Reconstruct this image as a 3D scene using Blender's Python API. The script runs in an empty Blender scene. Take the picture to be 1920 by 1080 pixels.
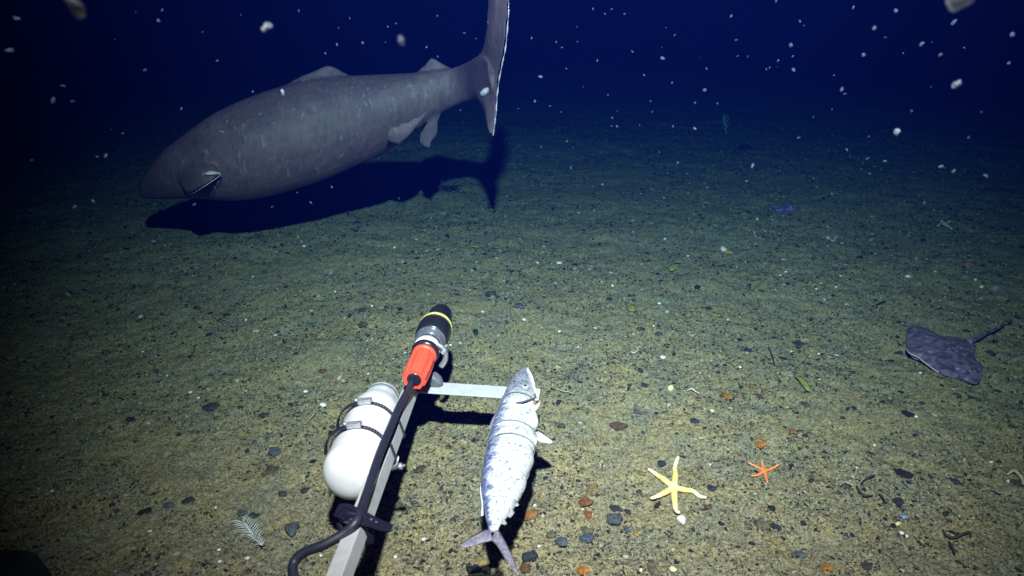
import bpy, math, random
import numpy as np
from mathutils import Vector
random.seed(7); rng = np.random.default_rng(11)
scene = bpy.context.scene
C = scene.collection

# ------------------------------------------------------------------ camera
HC = 1.6                                   # camera height over the seabed
TH = math.atan(540/1371)                   # pitch below the horizontal
camd = bpy.data.cameras.new('camera'); cam = bpy.data.objects.new('camera', camd); C.objects.link(cam)
camd.sensor_width = 36; camd.lens = 36*1371/1920; camd.clip_start = 0.05; camd.clip_end = 400
cam.location = (0, 0, HC); cam.rotation_euler = (math.pi/2-TH, 0, 0)
camd.dof.use_dof = True; camd.dof.focus_distance = 3.0; camd.dof.aperture_fstop = 5.6
scene.camera = cam
# ------------------------------------------------------------------ world (no daylight reaches this depth)
w = bpy.data.worlds.new('World'); scene.world = w; w.use_nodes = True
w.node_tree.nodes['Background'].inputs[0].default_value = (0.0, 0.0006, 0.012, 1)
w.node_tree.nodes['Background'].inputs[1].default_value = 0.25
# ------------------------------------------------------------------ the lander's own flood lamp above the camera
LP = Vector((0.0, 0.0, 3.1))
ld = bpy.data.lights.new('lander_lamp', 'SPOT'); lo = bpy.data.objects.new('lander_lamp', ld); C.objects.link(lo)
ld.energy = 6900; ld.color = (0.98, 0.61, 0.60); ld.shadow_soft_size = 0.06
ld.spot_size = math.radians(112); ld.spot_blend = 1.0
lo.location = LP; lo.scale = (0.59, 1, 1)
lo.rotation_euler = (Vector((0.66, 7.2, 0.2))-LP).to_track_quat('-Z', 'Y').to_euler()
# ------------------------------------------------------------------ exposure
scene.view_settings.view_transform = 'Standard'; scene.view_settings.look = 'None'
scene.view_settings.exposure = 0.0; scene.view_settings.gamma = 1.0
scene.cycles.max_bounces = 4; scene.cycles.diffuse_bounces = 2; scene.cycles.glossy_bounces = 2
scene.cycles.transparent_max_bounces = 12; scene.cycles.volume_bounces = 0
scene.cycles.caustics_reflective = False; scene.cycles.caustics_refractive = False
scene.cycles.use_denoising = True; scene.cycles.sample_clamp_indirect = 4

# ================================================================== helpers
CS, SN = math.cos(TH), math.sin(TH)
def ray(px, py):
    a = px-960; b = 540-py
    return Vector((a, 1371*CS+b*SN, -1371*SN+b*CS))
def at_z(px, py, z):
    d = ray(px, py); return Vector((0, 0, HC)) + d*((z-HC)/d.z)
def at_y(px, py, y):
    d = ray(px, py); return Vector((0, 0, HC)) + d*(y/d.y)
def at_d(px, py, dist):
    return Vector((0, 0, HC)) + ray(px, py).normalized()*dist

def _h(i, j, s):
    n = (i.astype(np.int64)*374761393 + j.astype(np.int64)*668265263 + s*1274126177) & 0xffffffff
    n = ((n ^ (n >> 13))*1274126177) & 0xffffffff
    n = n ^ (n >> 16)
    return (n & 0xffff)/65535.0
def vn(x, y, s=0):
    i = np.floor(x); j = np.floor(y); u = x-i; v = y-j
    u = u*u*(3-2*u); v = v*v*(3-2*v); i = i.astype(np.int64); j = j.astype(np.int64)
    return ((_h(i, j, s)*(1-u)+_h(i+1, j, s)*u)*(1-v)+(_h(i, j+1, s)*(1-u)+_h(i+1, j+1, s)*u)*v)*2-1
def bed(x, y):
    x = np.asarray(x, float); y = np.asarray(y, float)
    h = 0.035*vn(x*.55+3, y*.55, 1) + 0.014*vn(x*1.9, y*1.9+7, 2) + 0.008*vn(x*6, y*6, 3)
    h = h + 0.012*vn(x*3.1+9, y*3.1, 12) - 0.012*np.clip(vn(x*4.3, y*4.3+3, 13)-.45, 0, 1)*3
    h = h + 0.0055*vn(x*17, y*17, 4) + 0.0050*vn(x*38, y*38, 5) + 0.0036*(1-2*np.abs(vn(x*66, y*66, 6))) + 0.003*vn(x*130, y*130, 8)
    return h - 0.012
def G(px, py, up=0.0):                      # the spot on the seabed seen at a pixel of the 1920x1080 photo
    p = at_z(px, py, 0.0); z = float(bed(p.x, p.y)); p = at_z(px, py, z)
    return Vector((p.x, p.y, float(bed(p.x, p.y))+up))

WO = {}
def thing(name, label, cat, loc, group=None):
    o = bpy.data.objects.new(name, None); C.objects.link(o); o.location = loc; o.empty_display_size = .05
    WO[o.name] = Vector(loc); o['label'] = label; o['category'] = cat
    if group: o['group'] = group
    return o
def tag(o, label=None, cat=None, group=None, kind=None):
    if label: o['label'] = label
    if cat: o['category'] = cat
    if group: o['group'] = group
    if kind: o['kind'] = kind
    return o
def mk(name, V, F, m, parent=None, smooth=True, col=None, origin=None, label=None):
    V = np.array([tuple(v) for v in V], float)
    o0 = Vector(V.mean(0)) if origin is None else Vector(origin)
    me = bpy.data.meshes.new(name); me.from_pydata([tuple(v) for v in V-np.array(o0)], [], [tuple(f) for f in F]); me.update()
    if smooth: me.polygons.foreach_set('use_smooth', [True]*len(me.polygons))
    if m: me.materials.append(m)
    if col is not None:
        ca = me.color_attributes.new('tint', 'FLOAT_COLOR', 'POINT')
        ca.data.foreach_set('color', np.concatenate([np.array(col, float), np.ones((len(V), 1))], 1).ravel())
    o = bpy.data.objects.new(name, me); C.objects.link(o)
    WO[o.name] = o0
    if parent: o.parent = parent; o.location = o0-WO[parent.name]
    else: o.location = o0
    if label: o['label'] = label
    return o
def join(*parts):                            # [(V,F),...] -> one V,F
    V = []; F = []
    for v, f in parts:
        n = len(V); V += [tuple(p) for p in v]; F += [tuple(i+n for i in q) for q in f]
    return V, F
def frame(t, up=Vector((0, 0, 1))):
    t = t.normalized(); a = up.cross(t)
    if a.length < 1e-4: a = Vector((1, 0, 0)).cross(t)
    a.normalize(); return a, t.cross(a).normalized()
def tube(P, R, n=10, up=Vector((0, 0, 1)), cap=True, sx=1.0, sy=1.0):
    P = [Vector(p) for p in P]
    if not hasattr(R, '__len__'): R = [R]*len(P)
    V = []; F = []
    for i, p in enumerate(P):
        t = P[min(i+1, len(P)-1)]-P[max(i-1, 0)]
        a, b = frame(t, up)
        for k in range(n):
            th = 2*math.pi*k/n
            V.append(p + a*math.cos(th)*R[i]*sx + b*math.sin(th)*R[i]*sy)
    for i in range(len(P)-1):
        for k in range(n):
            F.append((i*n+k, i*n+(k+1) % n, (i+1)*n+(k+1) % n, (i+1)*n+k))
    if cap:
        F.append(tuple(range(n-1, -1, -1))); F.append(tuple((len(P)-1)*n+k for k in range(n)))
    return V, F
def spline(P, m=6):
    P = [Vector(p) for p in P]; Q = [P[0]]+P+[P[-1]]; out = []
    for i in range(1, len(Q)-2):
        for k in range(m):
            t = k/m; a, b, c, d = Q[i-1], Q[i], Q[i+1], Q[i+2]
            out.append(.5*((2*b)+(c-a)*t+(2*a-5*b+4*c-d)*t*t+(3*b-a-3*c+d)*t**3))
    out.append(P[-1]); return out
def lathe(A, B, prof, n=28, up=Vector((0, 0, 1))):       # prof: (distance from A along AB, radius)
    A = Vector(A); t = (Vector(B)-A).normalized(); a, b = frame(t, up); V = []; F = []
    for s, r in prof:
        for k in range(n):
            th = 2*math.pi*k/n; V.append(A+t*s+(a*math.cos(th)+b*math.sin(th))*r)
    for i in range(len(prof)-1):
        for k in range(n):
            F.append((i*n+k, i*n+(k+1) % n, (i+1)*n+(k+1) % n, (i+1)*n+k))
    F.append(tuple(range(n-1, -1, -1))); F.append(tuple((len(prof)-1)*n+k for k in range(n)))
    return V, F
def box(c, ax, ay, az, sx, sy, sz):
    V = []
    for i in (-1, 1):
        for j in (-1, 1):
            for k in (-1, 1): V.append(Vector(c)+ax*i*sx/2+ay*j*sy/2+az*k*sz/2)
    return V, [(0, 1, 3, 2), (4, 6, 7, 5), (0, 4, 5, 1), (2, 3, 7, 6), (0, 2, 6, 4), (1, 5, 7, 3)]
def bevel(o, wd=.002, seg=2):
    b = o.modifiers.new('edge', 'BEVEL'); b.width = wd; b.segments = seg; b.limit_method = 'ANGLE'
def sub(o, n=1):
    s = o.modifiers.new('sub', 'SUBSURF'); s.levels = n; s.render_levels = n
def strip_fin(L, R, t, nrm=None):            # lens-section fin between two edges
    V = []; F = []; m = len(L)
    for i in range(m):
        l, r = Vector(L[i]), Vector(R[i]); j0, j1 = max(i-1, 0), min(i+1, m-1)
        al = (Vector(L[j1])+Vector(R[j1]))-(Vector(L[j0])+Vector(R[j0]))
        n = (r-l).cross(al); n.normalize() if n.length > 1e-9 else None
        if nrm: n = nrm
        tt = t if not hasattr(t, '__len__') else t[i]
        V += [l, l.lerp(r, .25)+n*tt*.75, l.lerp(r, .5)+n*tt, l.lerp(r, .8)+n*tt*.4, r, l.lerp(r, .8)-n*tt*.4, l.lerp(r, .5)-n*tt, l.lerp(r, .25)-n*tt*.75]
    for i in range(m-1):
        for k in range(8): F.append((i*8+k, i*8+(k+1) % 8, (i+1)*8+(k+1) % 8, (i+1)*8+k))
    F.append(tuple(range(7, -1, -1))); F.append(tuple((m-1)*8+k for k in range(8)))
    return V, F
def rock(c, sx, sy, sz, seed, n=2, rough=.22, facets=True):
    r = random.Random(seed); import bmesh
    bm = bmesh.new(); bmesh.ops.create_icosphere(bm, subdivisions=n, radius=1)
    ph = [r.uniform(0, 6.28) for _ in range(9)]; fr = [r.uniform(1.2, 3.4) for _ in range(9)]
    planes = [(Vector((r.gauss(0, 1), r.gauss(0, 1), r.gauss(0, 1))).normalized(), r.uniform(.55, .85)) for _ in range(7)]
    a = r.uniform(0, 6.28); ca, sa = math.cos(a), math.sin(a); V = []
    for v in bm.verts:
        p = v.co.copy()
        for nn, dd in planes if facets else ():
            q = p.dot(nn)
            if q > dd: p -= nn*(q-dd)*.85
        f = 1+rough*(math.sin(p.x*fr[0]+ph[0])*math.sin(p.y*fr[1]+ph[1])+.6*math.sin(p.z*fr[2]*2+ph[2])*math.sin(p.x*fr[3]*2+ph[3]))
        p = Vector((p.x*sx*f, p.y*sy*f, p.z*sz*f))
        V.append(Vector((p.x*ca-p.y*sa, p.x*sa+p.y*ca, p.z))+Vector(c))
    F = [tuple(v.index for v in f.verts) for f in bm.faces]; bm.free(); return V, F

# ------------------------------------------------------------------ materials
def mat(name, col, rough=.6, metal=0.0, var=0.0, scale=30.0, bump=0.0, bscale=80.0, col2=None, attr=False, sss=0, spec=.5, alpha=1.0, detail=5):
    m = bpy.data.materials.new(name); m.use_nodes = True; nt = m.node_tree; N = nt.nodes; Lk = nt.links
    b = N['Principled BSDF']; b.inputs['Roughness'].default_value = rough; b.inputs['Metallic'].default_value = metal
    b.inputs['Specular IOR Level'].default_value = spec; b.inputs['Alpha'].default_value = alpha
    b.inputs['Base Color'].default_value = (*col, 1)
    if sss: b.inputs['Subsurface Weight'].default_value = sss; b.inputs['Subsurface Radius'].default_value = (.02, .012, .01); b.inputs['Subsurface Scale'].default_value = .3
    tc = N.new('ShaderNodeTexCoord'); src = None
    if attr:
        a = N.new('ShaderNodeAttribute'); a.attribute_name = 'tint'; src = a.outputs['Color']
    if var or col2:
        n = N.new('ShaderNodeTexNoise'); n.inputs['Scale'].default_value = scale; n.inputs['Detail'].default_value = detail; n.inputs['Roughness'].default_value = .65
        Lk.new(tc.outputs['Object'], n.inputs['Vector'])
        r = N.new('ShaderNodeValToRGB'); r.color_ramp.elements[0].position = .38; r.color_ramp.elements[1].position = .62
        Lk.new(n.outputs['Fac'], r.inputs['Fac'])
        if attr:
            k0 = 1-var; r.color_ramp.elements[0].color = (k0, k0, k0, 1); r.color_ramp.elements[1].color = (1, 1, 1, 1)
            mx = N.new('ShaderNodeMix'); mx.data_type = 'RGBA'; mx.blend_type = 'MULTIPLY'; mx.inputs[0].default_value = 1
            Lk.new(src, mx.inputs[6]); Lk.new(r.outputs['Color'], mx.inputs[7]); src = mx.outputs[2]
        else:
            c2 = col2 or tuple(c*(1-var) for c in col)
            r.color_ramp.elements[0].color = (*c2, 1); r.color_ramp.elements[1].color = (*col, 1); src = r.outputs['Color']
    if src: Lk.new(src, b.inputs['Base Color'])
    if bump:
        n2 = N.new('ShaderNodeTexNoise'); n2.inputs['Scale'].default_value = bscale; n2.inputs['Detail'].default_value = 4
        Lk.new(tc.outputs['Object'], n2.inputs['Vector'])
        bp = N.new('ShaderNodeBump'); bp.inputs['Strength'].default_value = bump; bp.inputs['Distance'].default_value = .004
        Lk.new(n2.outputs['Fac'], bp.inputs['Height']); Lk.new(bp.outputs['Normal'], b.inputs['Normal'])
    return m

def seabed_material():
    m = bpy.data.materials.new('seabed_sediment'); m.use_nodes = True; nt = m.node_tree; N = nt.nodes; Lk = nt.links
    b = N['Principled BSDF']; b.inputs['Roughness'].default_value = .95; b.inputs['Specular IOR Level'].default_value = .1
    tc = N.new('ShaderNodeTexCoord')
    def noise(s, d=6, r=.6, dist=0):
        n = N.new('ShaderNodeTexNoise'); n.inputs['Scale'].default_value = s; n.inputs['Detail'].default_value = d
        n.inputs['Roughness'].default_value = r; n.inputs['Distortion'].default_value = dist
        Lk.new(tc.outputs['Object'], n.inputs['Vector']); return n.outputs['Fac']
    def ramp(f, p0, p1, c0, c1):
        r = N.new('ShaderNodeValToRGB'); r.color_ramp.elements[0].position = p0; r.color_ramp.elements[1].position = p1
        r.color_ramp.elements[0].color = (*c0, 1); r.color_ramp.elements[1].color = (*c1, 1); Lk.new(f, r.inputs['Fac']); return r.outputs['Color']
    def mix(f, a, c, bt='MIX'):
        x = N.new('ShaderNodeMix'); x.data_type = 'RGBA'; x.blend_type = bt
        if isinstance(f, float): x.inputs[0].default_value = f
        else: Lk.new(f, x.inputs[0])
        Lk.new(a, x.inputs[6]); Lk.new(c, x.inputs[7]); return x.outputs[2]
    base = ramp(noise(5, 5, .65), .35, .65, (.200, .184, .134), (.284, .224, .120))
    c = mix(1.0, base, ramp(noise(100, 5, .75, .6), .39, .59, (.42, .42, .43), (1.38, 1.36, 1.28)), 'MULTIPLY')
    mk_ = ramp(noise(9, 4, .6, .5), .40, .62, (.12, .12, .12), (1, 1, 1))
    sp = ramp(noise(80, 3, .6, 1.0), .53, .60, (0, 0, 0), (1, 1, 1))
    sp = mix(1.0, sp, mk_, 'MULTIPLY')
    dk = N.new('ShaderNodeRGB'); dk.outputs[0].default_value = (.035, .036, .040, 1)
    c = mix(sp, c, dk.outputs[0])
    c = mix(1.0, c, ramp(noise(30, 5, .75, 1.5), .34, .46, (.62, .62, .66), (1.0, 1.0, 1.0)), 'MULTIPLY')
    lt = ramp(noise(55, 3, .6, .3), .62, .70, (0, 0, 0), (.5, .5, .5))
    ltc = N.new('ShaderNodeRGB'); ltc.outputs[0].default_value = (.36, .32, .22, 1)
    c = mix(lt, c, ltc.outputs[0])
    rust = ramp(noise(13, 5, .75), .60, .72, (0, 0, 0), (.6, .6, .6))
    rc = N.new('ShaderNodeRGB'); rc.outputs[0].default_value = (.26, .14, .05, 1)
    c = mix(rust, c, rc.outputs[0])
    blue = ramp(noise(9, 4, .7, .5), .62, .72, (0, 0, 0), (.65, .65, .65))
    bc = N.new('ShaderNodeRGB'); bc.outputs[0].default_value = (.085, .09, .105, 1)
    c = mix(blue, c, bc.outputs[0])
    Lk.new(c, b.inputs['Base Color'])
    bp = N.new('ShaderNodeBump'); bp.inputs['Strength'].default_value = .9; bp.inputs['Distance'].default_value = .006
    Lk.new(noise(110, 6, .7, .5), bp.inputs['Height']); Lk.new(bp.outputs['Normal'], b.inputs['Normal'])
    return m

def shark_material():
    m = bpy.data.materials.new('shark_skin'); m.use_nodes = True; nt = m.node_tree; N = nt.nodes; Lk = nt.links
    b = N['Principled BSDF']; b.inputs['Roughness'].default_value = .62; b.inputs['Specular IOR Level'].default_value = .25
    tc = N.new('ShaderNodeTexCoord')
    def noise(s, vec, d=5, r=.6, dist=0):
        n = N.new('ShaderNodeTexNoise'); n.inputs['Scale'].default_value = s; n.inputs['Detail'].default_value = d
        n.inputs['Roughness'].default_value = r; n.inputs['Distortion'].default_value = dist; Lk.new(vec, n.inputs['Vector']); return n.outputs['Fac']
    mp = N.new('ShaderNodeMapping'); mp.inputs['Rotation'].default_value = (0, math.radians(17), 0); mp.inputs['Scale'].default_value = (1, 1, .28)
    Lk.new(tc.outputs['Object'], mp.inputs['Vector'])
    def ramp(f, p0, p1, c0, c1):
        r = N.new('ShaderNodeValToRGB'); r.color_ramp.elements[0].position = p0; r.color_ramp.elements[1].position = p1
        r.color_ramp.elements[0].color = (*c0, 1); r.color_ramp.elements[1].color = (*c1, 1); Lk.new(f, r.inputs['Fac']); return r.outputs['Color']
    def mul(a, c, bt='MULTIPLY', f=1.0):
        x = N.new('ShaderNodeMix'); x.data_type = 'RGBA'; x.blend_type = bt
        if isinstance(f, float): x.inputs[0].default_value = f
        else: Lk.new(f, x.inputs[0])
        Lk.new(a, x.inputs[6]); Lk.new(c, x.inputs[7]); return x.outputs[2]
    c = ramp(noise(3.2, tc.outputs['Object'], 7, .72, .5), .36, .64, (.056, .038, .048), (.092, .061, .072))
    c = mul(c, ramp(noise(40, mp.outputs['Vector'], 7, .8), .34, .66, (.68, .68, .70), (1.28, 1.25, 1.25)))
    fl = ramp(noise(30, mp.outputs['Vector'], 4, .65, .9), .60, .70, (0, 0, 0), (.55, .55, .55))
    pale = N.new('ShaderNodeRGB'); pale.outputs[0].default_value = (.20, .155, .17, 1)
    c = mul(c, pale.outputs[0], 'MIX', fl)
    Lk.new(c, b.inputs['Base Color'])
    bp = N.new('ShaderNodeBump'); bp.inputs['Strength'].default_value = .22; bp.inputs['Distance'].default_value = .01
    Lk.new(noise(15, mp.outputs['Vector'], 6, .7, .3), bp.inputs['Height']); Lk.new(bp.outputs['Normal'], b.inputs['Normal'])
    return m

M_bed = seabed_material(); M_shark = shark_material()
M_grav = mat('gravel_grains', (.1, .1, .1), .85, attr=True, var=.35, scale=120, spec=.2)
M_stone = mat('stone', (.1, .1, .1), .85, attr=True, var=.6, scale=75, bump=.9, bscale=150, spec=.25)
M_alu = mat('anodised_aluminium', (.48, .47, .49), .5, metal=.1, var=.14, scale=30, bump=.08)
M_alu2 = mat('worn_aluminium', (.50, .50, .50), .5, metal=.35, var=.2, scale=18, bump=.1)
M_white = mat('white_plastic', (.68, .655, .68), .3, var=.12, scale=14, bump=.05)
M_cap = mat('frosted_cap', (.30, .30, .33), .4, var=.25, scale=40)
M_rub = mat('black_rubber', (.018, .018, .034), .5, var=.25, scale=60, bump=.12, spec=.5)
M_blk = mat('black_plastic', (.014, .014, .020), .28, var=.2, scale=40)
M_red = mat('red_sleeve', (.86, .085, .045), .45, var=.12, scale=30)
M_yel = mat('yellow_ring', (.62, .58, .16), .4, var=.2, scale=80)
M_clear = mat('clear_ring', (.15, .15, .18), .2, metal=.3, var=.3, scale=90)
M_steel = mat('steel_clamp', (.62, .60, .66), .32, metal=.75, var=.3, scale=120)
M_dsteel = mat('dark_band', (.07, .065, .085), .4, metal=.5, var=.3, scale=120)
M_grey = mat('grey_rubber', (.13, .13, .15), .6, var=.3, scale=50)
M_fish = mat('fish_skin', (.8, .8, .8), .36, attr=True, var=.14, scale=120, bump=.22, bscale=130, spec=.6, metal=.1)
M_fin = mat('fin_membrane', (.30, .27, .33), .5, col2=(.13, .12, .20), scale=90, alpha=.68)
M_flesh = mat('gill_flesh', (.74, .58, .56), .5, col2=(.45, .26, .28), scale=110)
M_eye = mat('fish_eye', (.02, .02, .03), .1)
M_irid = mat('eye_ring', (.65, .65, .7), .25, metal=.4)
M_star = mat('starfish_skin', (.8, .7, .3), .7, attr=True, var=.15, scale=200, bump=.5, bscale=350)
M_skate = None
def fluff(name, col, dens):
    m = mat(name, col, .9, var=.5, scale=120); nt = m.node_tree; N = nt.nodes; Lk = nt.links
    lw = N.new('ShaderNodeLayerWeight'); lw.inputs[0].default_value = .5
    a = N.new('ShaderNodeMath'); a.operation = 'SUBTRACT'; a.inputs[0].default_value = 1; Lk.new(lw.outputs['Facing'], a.inputs[1])
    p = N.new('ShaderNodeMath'); p.operation = 'POWER'; p.inputs[1].default_value = 1.6; Lk.new(a.outputs[0], p.inputs[0])
    q = N.new('ShaderNodeMath'); q.operation = 'MULTIPLY'; q.inputs[1].default_value = dens; Lk.new(p.outputs[0], q.inputs[0])
    Lk.new(q.outputs[0], N['Principled BSDF'].inputs['Alpha']); return m
M_snow = fluff('marine_snow_fluff', (.040, .062, .115), .55)
M_pale = mat('pale_edge', (.46, .38, .44), .6, var=.3, scale=60)
M_shell = mat('shell', (.72, .70, .66), .5, var=.25, scale=150)

# ================================================================== haze: the sea water itself
SS = (.0001, .0006, .0078); SA = (.197, .088, .080); D = .40
col = [s/D for s in SS]; ab = [max(0, 1-(a/D)/(1-c))**2 for a, c in zip(SA, col)]
hv, hf = box((0, 19, 1.35), Vector((1, 0, 0)), Vector((0, 1, 0)), Vector((0, 0, 1)), 64, 46, 5.1)
mh = bpy.data.materials.new('sea_water_haze'); mh.use_nodes = True; nt = mh.node_tree
nt.nodes.remove(nt.nodes['Principled BSDF']); pv = nt.nodes.new('ShaderNodeVolumePrincipled')
pv.inputs['Color'].default_value = (*col, 1); pv.inputs['Absorption Color'].default_value = (*ab, 1); pv.inputs['Density'].default_value = D
pv.inputs['Anisotropy'].default_value = 0.0
nt.links.new(pv.outputs[0], nt.nodes['Material Output'].inputs['Volume'])
hz = mk('haze', hv, hf, mh, smooth=False); tag(hz, kind='stuff')
hz['label'] = 'dark blue sea water filling the whole view'

# ================================================================== seabed
def build_seabed():
    ys = [-3.0, -1.5, -.3, .3, .6]; y = .8
    while y < 40: ys.append(y); y *= 1.0045
    ys = np.array(ys)
    s = np.concatenate([-np.geomspace(.95, 14, 24)[::-1][:-1], np.linspace(-.95, .95, 1000), np.geomspace(.95, 14, 24)[1:]])
    Y, S = np.meshgrid(ys, s, indexing='ij'); X = S*(np.maximum(Y, .8)+.7)
    X = np.clip(X, -31, 31)
    Z = bed(X, Y); n0, n1 = Y.shape
    V = np.stack([X, Y, Z], -1).reshape(-1, 3).astype(np.float32)
    idx = np.arange(n0*n1).reshape(n0, n1)
    Fq = np.stack([idx[:-1, :-1], idx[:-1, 1:], idx[1:, 1:], idx[1:, :-1]], -1).reshape(-1, 4).astype(np.int32)
    me = bpy.data.meshes.new('seabed'); me.vertices.add(len(V)); me.vertices.foreach_set('co', V.ravel())
    me.loops.add(Fq.size); me.loops.foreach_set('vertex_index', Fq.ravel())
    me.polygons.add(len(Fq)); me.polygons.foreach_set('loop_start', np.arange(0, Fq.size, 4, dtype=np.int32))
    me.polygons.foreach_set('use_smooth', np.ones(len(Fq), bool)); me.update(calc_edges=True)
    me.materials.append(M_bed); o = bpy.data.objects.new('seabed', me); C.objects.link(o); o['kind'] = 'structure'
build_seabed()

def build_gravel(n=95000):
    import bmesh
    t = (1+5**.5)/2
    B1 = np.array([(-1, t, 0), (1, t, 0), (-1, -t, 0), (1, -t, 0), (0, -1, t), (0, 1, t), (0, -1, -t), (0, 1, -t), (t, 0, -1), (t, 0, 1), (-t, 0, -1), (-t, 0, 1)])/1.9
    F1 = np.array([(0, 11, 5), (0, 5, 1), (0, 1, 7), (0, 7, 10), (0, 10, 11), (1, 5, 9), (5, 11, 4), (11, 10, 2), (10, 7, 6), (7, 1, 8), (3, 9, 4), (3, 4, 2), (3, 2, 6), (3, 6, 8), (3, 8, 9), (4, 9, 5), (2, 4, 11), (6, 2, 10), (8, 6, 7), (9, 8, 1)])
    B2 = np.array([(1, 0, 0), (-1, 0, 0), (0, 1, 0), (0, -1, 0), (0, 0, 1), (0, 0, -1)], float)
    F2 = np.array([(0, 2, 4), (2, 1, 4), (1, 3, 4), (3, 0, 4), (2, 0, 5), (1, 2, 5), (3, 1, 5), (0, 3, 5)])
    pal = np.array([(.018, .019, .023), (.030, .030, .035), (.050, .048, .046), (.10, .095, .07), (.11, .065, .04), (.24, .13, .05), (.22, .17, .05), (.5, .48, .45), (.33, .29, .20)])
    pr = np.array([.27, .20, .11, .12, .045, .015, .018, .005, .217]); pr /= pr.sum()
    VV = []; FF = []; CC = []; off = 0
    for (B, Fi, n, mu, sg, lo_, hi_) in ((B1, F1, 62000, .0038, .45, .0024, .018), (B2, F2, 190000, .0024, .35, .0014, .009)):
        r = 1.1*(11.0/1.1)**rng.random(n)**.85                   # density falls off away from the lander
        a = (rng.random(n)-.5)*1.75
        x = r*np.sin(a); y = r*np.cos(a)
        cl = vn(x*2.3, y*2.3, 21)+.7*vn(x*7, y*7, 22)+.5*vn(x*19, y*19, 23)
        keep = cl+rng.normal(0, .30, n) > -.42
        x, y, r = x[keep], y[keep], r[keep]; n = len(x); nb = len(B)
        sz = np.exp(rng.normal(math.log(mu), sg, n))*(.55+.25*r); sz = np.clip(sz, lo_, hi_)
        z = bed(x, y)
        ang = rng.random(n)*6.28; e = rng.uniform(.3, .9, n); h = rng.uniform(.3, .75, n)
        P = B[None]*(1+rng.normal(0, .27, (n, nb, 1)))
        P = P*np.stack([sz, sz*e, sz*h], -1)[:, None, :]
        c, s = np.cos(ang)[:, None], np.sin(ang)[:, None]
        Q = np.stack([P[..., 0]*c-P[..., 1]*s+x[:, None], P[..., 0]*s+P[..., 1]*c+y[:, None], P[..., 2]+z[:, None]+(sz*h*.2)[:, None]], -1)
        ci = pal[rng.choice(len(pal), n, p=pr)]*rng.uniform(.75, 1.25, (n, 1))
        VV.append(Q.reshape(-1, 3)); FF.append((Fi[None]+(np.arange(n)*nb)[:, None, None]).reshape(-1, 3)+off); off += n*nb
        CC.append(np.repeat(ci, nb, 0))
    V = np.concatenate(VV).astype(np.float32); F = np.concatenate(FF).astype(np.int32); CC = np.concatenate(CC)
    me = bpy.data.meshes.new('gravel'); me.vertices.add(len(V)); me.vertices.foreach_set('co', V.ravel())
    me.loops.add(F.size); me.loops.foreach_set('vertex_index', F.ravel())
    me.polygons.add(len(F)); me.polygons.foreach_set('loop_start', np.arange(0, F.size, 3, dtype=np.int32)); me.update(calc_edges=True)
    ca = me.color_attributes.new('tint', 'FLOAT_COLOR', 'POINT')
    ca.data.foreach_set('color', np.concatenate([CC, np.ones((len(V), 1))], 1).astype(np.float32).ravel())
    me.materials.append(M_grav); o = bpy.data.objects.new('gravel', me); C.objects.link(o)
    tag(o, 'fine dark gravel and debris strewn over the sediment', None, None, 'stuff')
build_gravel()

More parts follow.
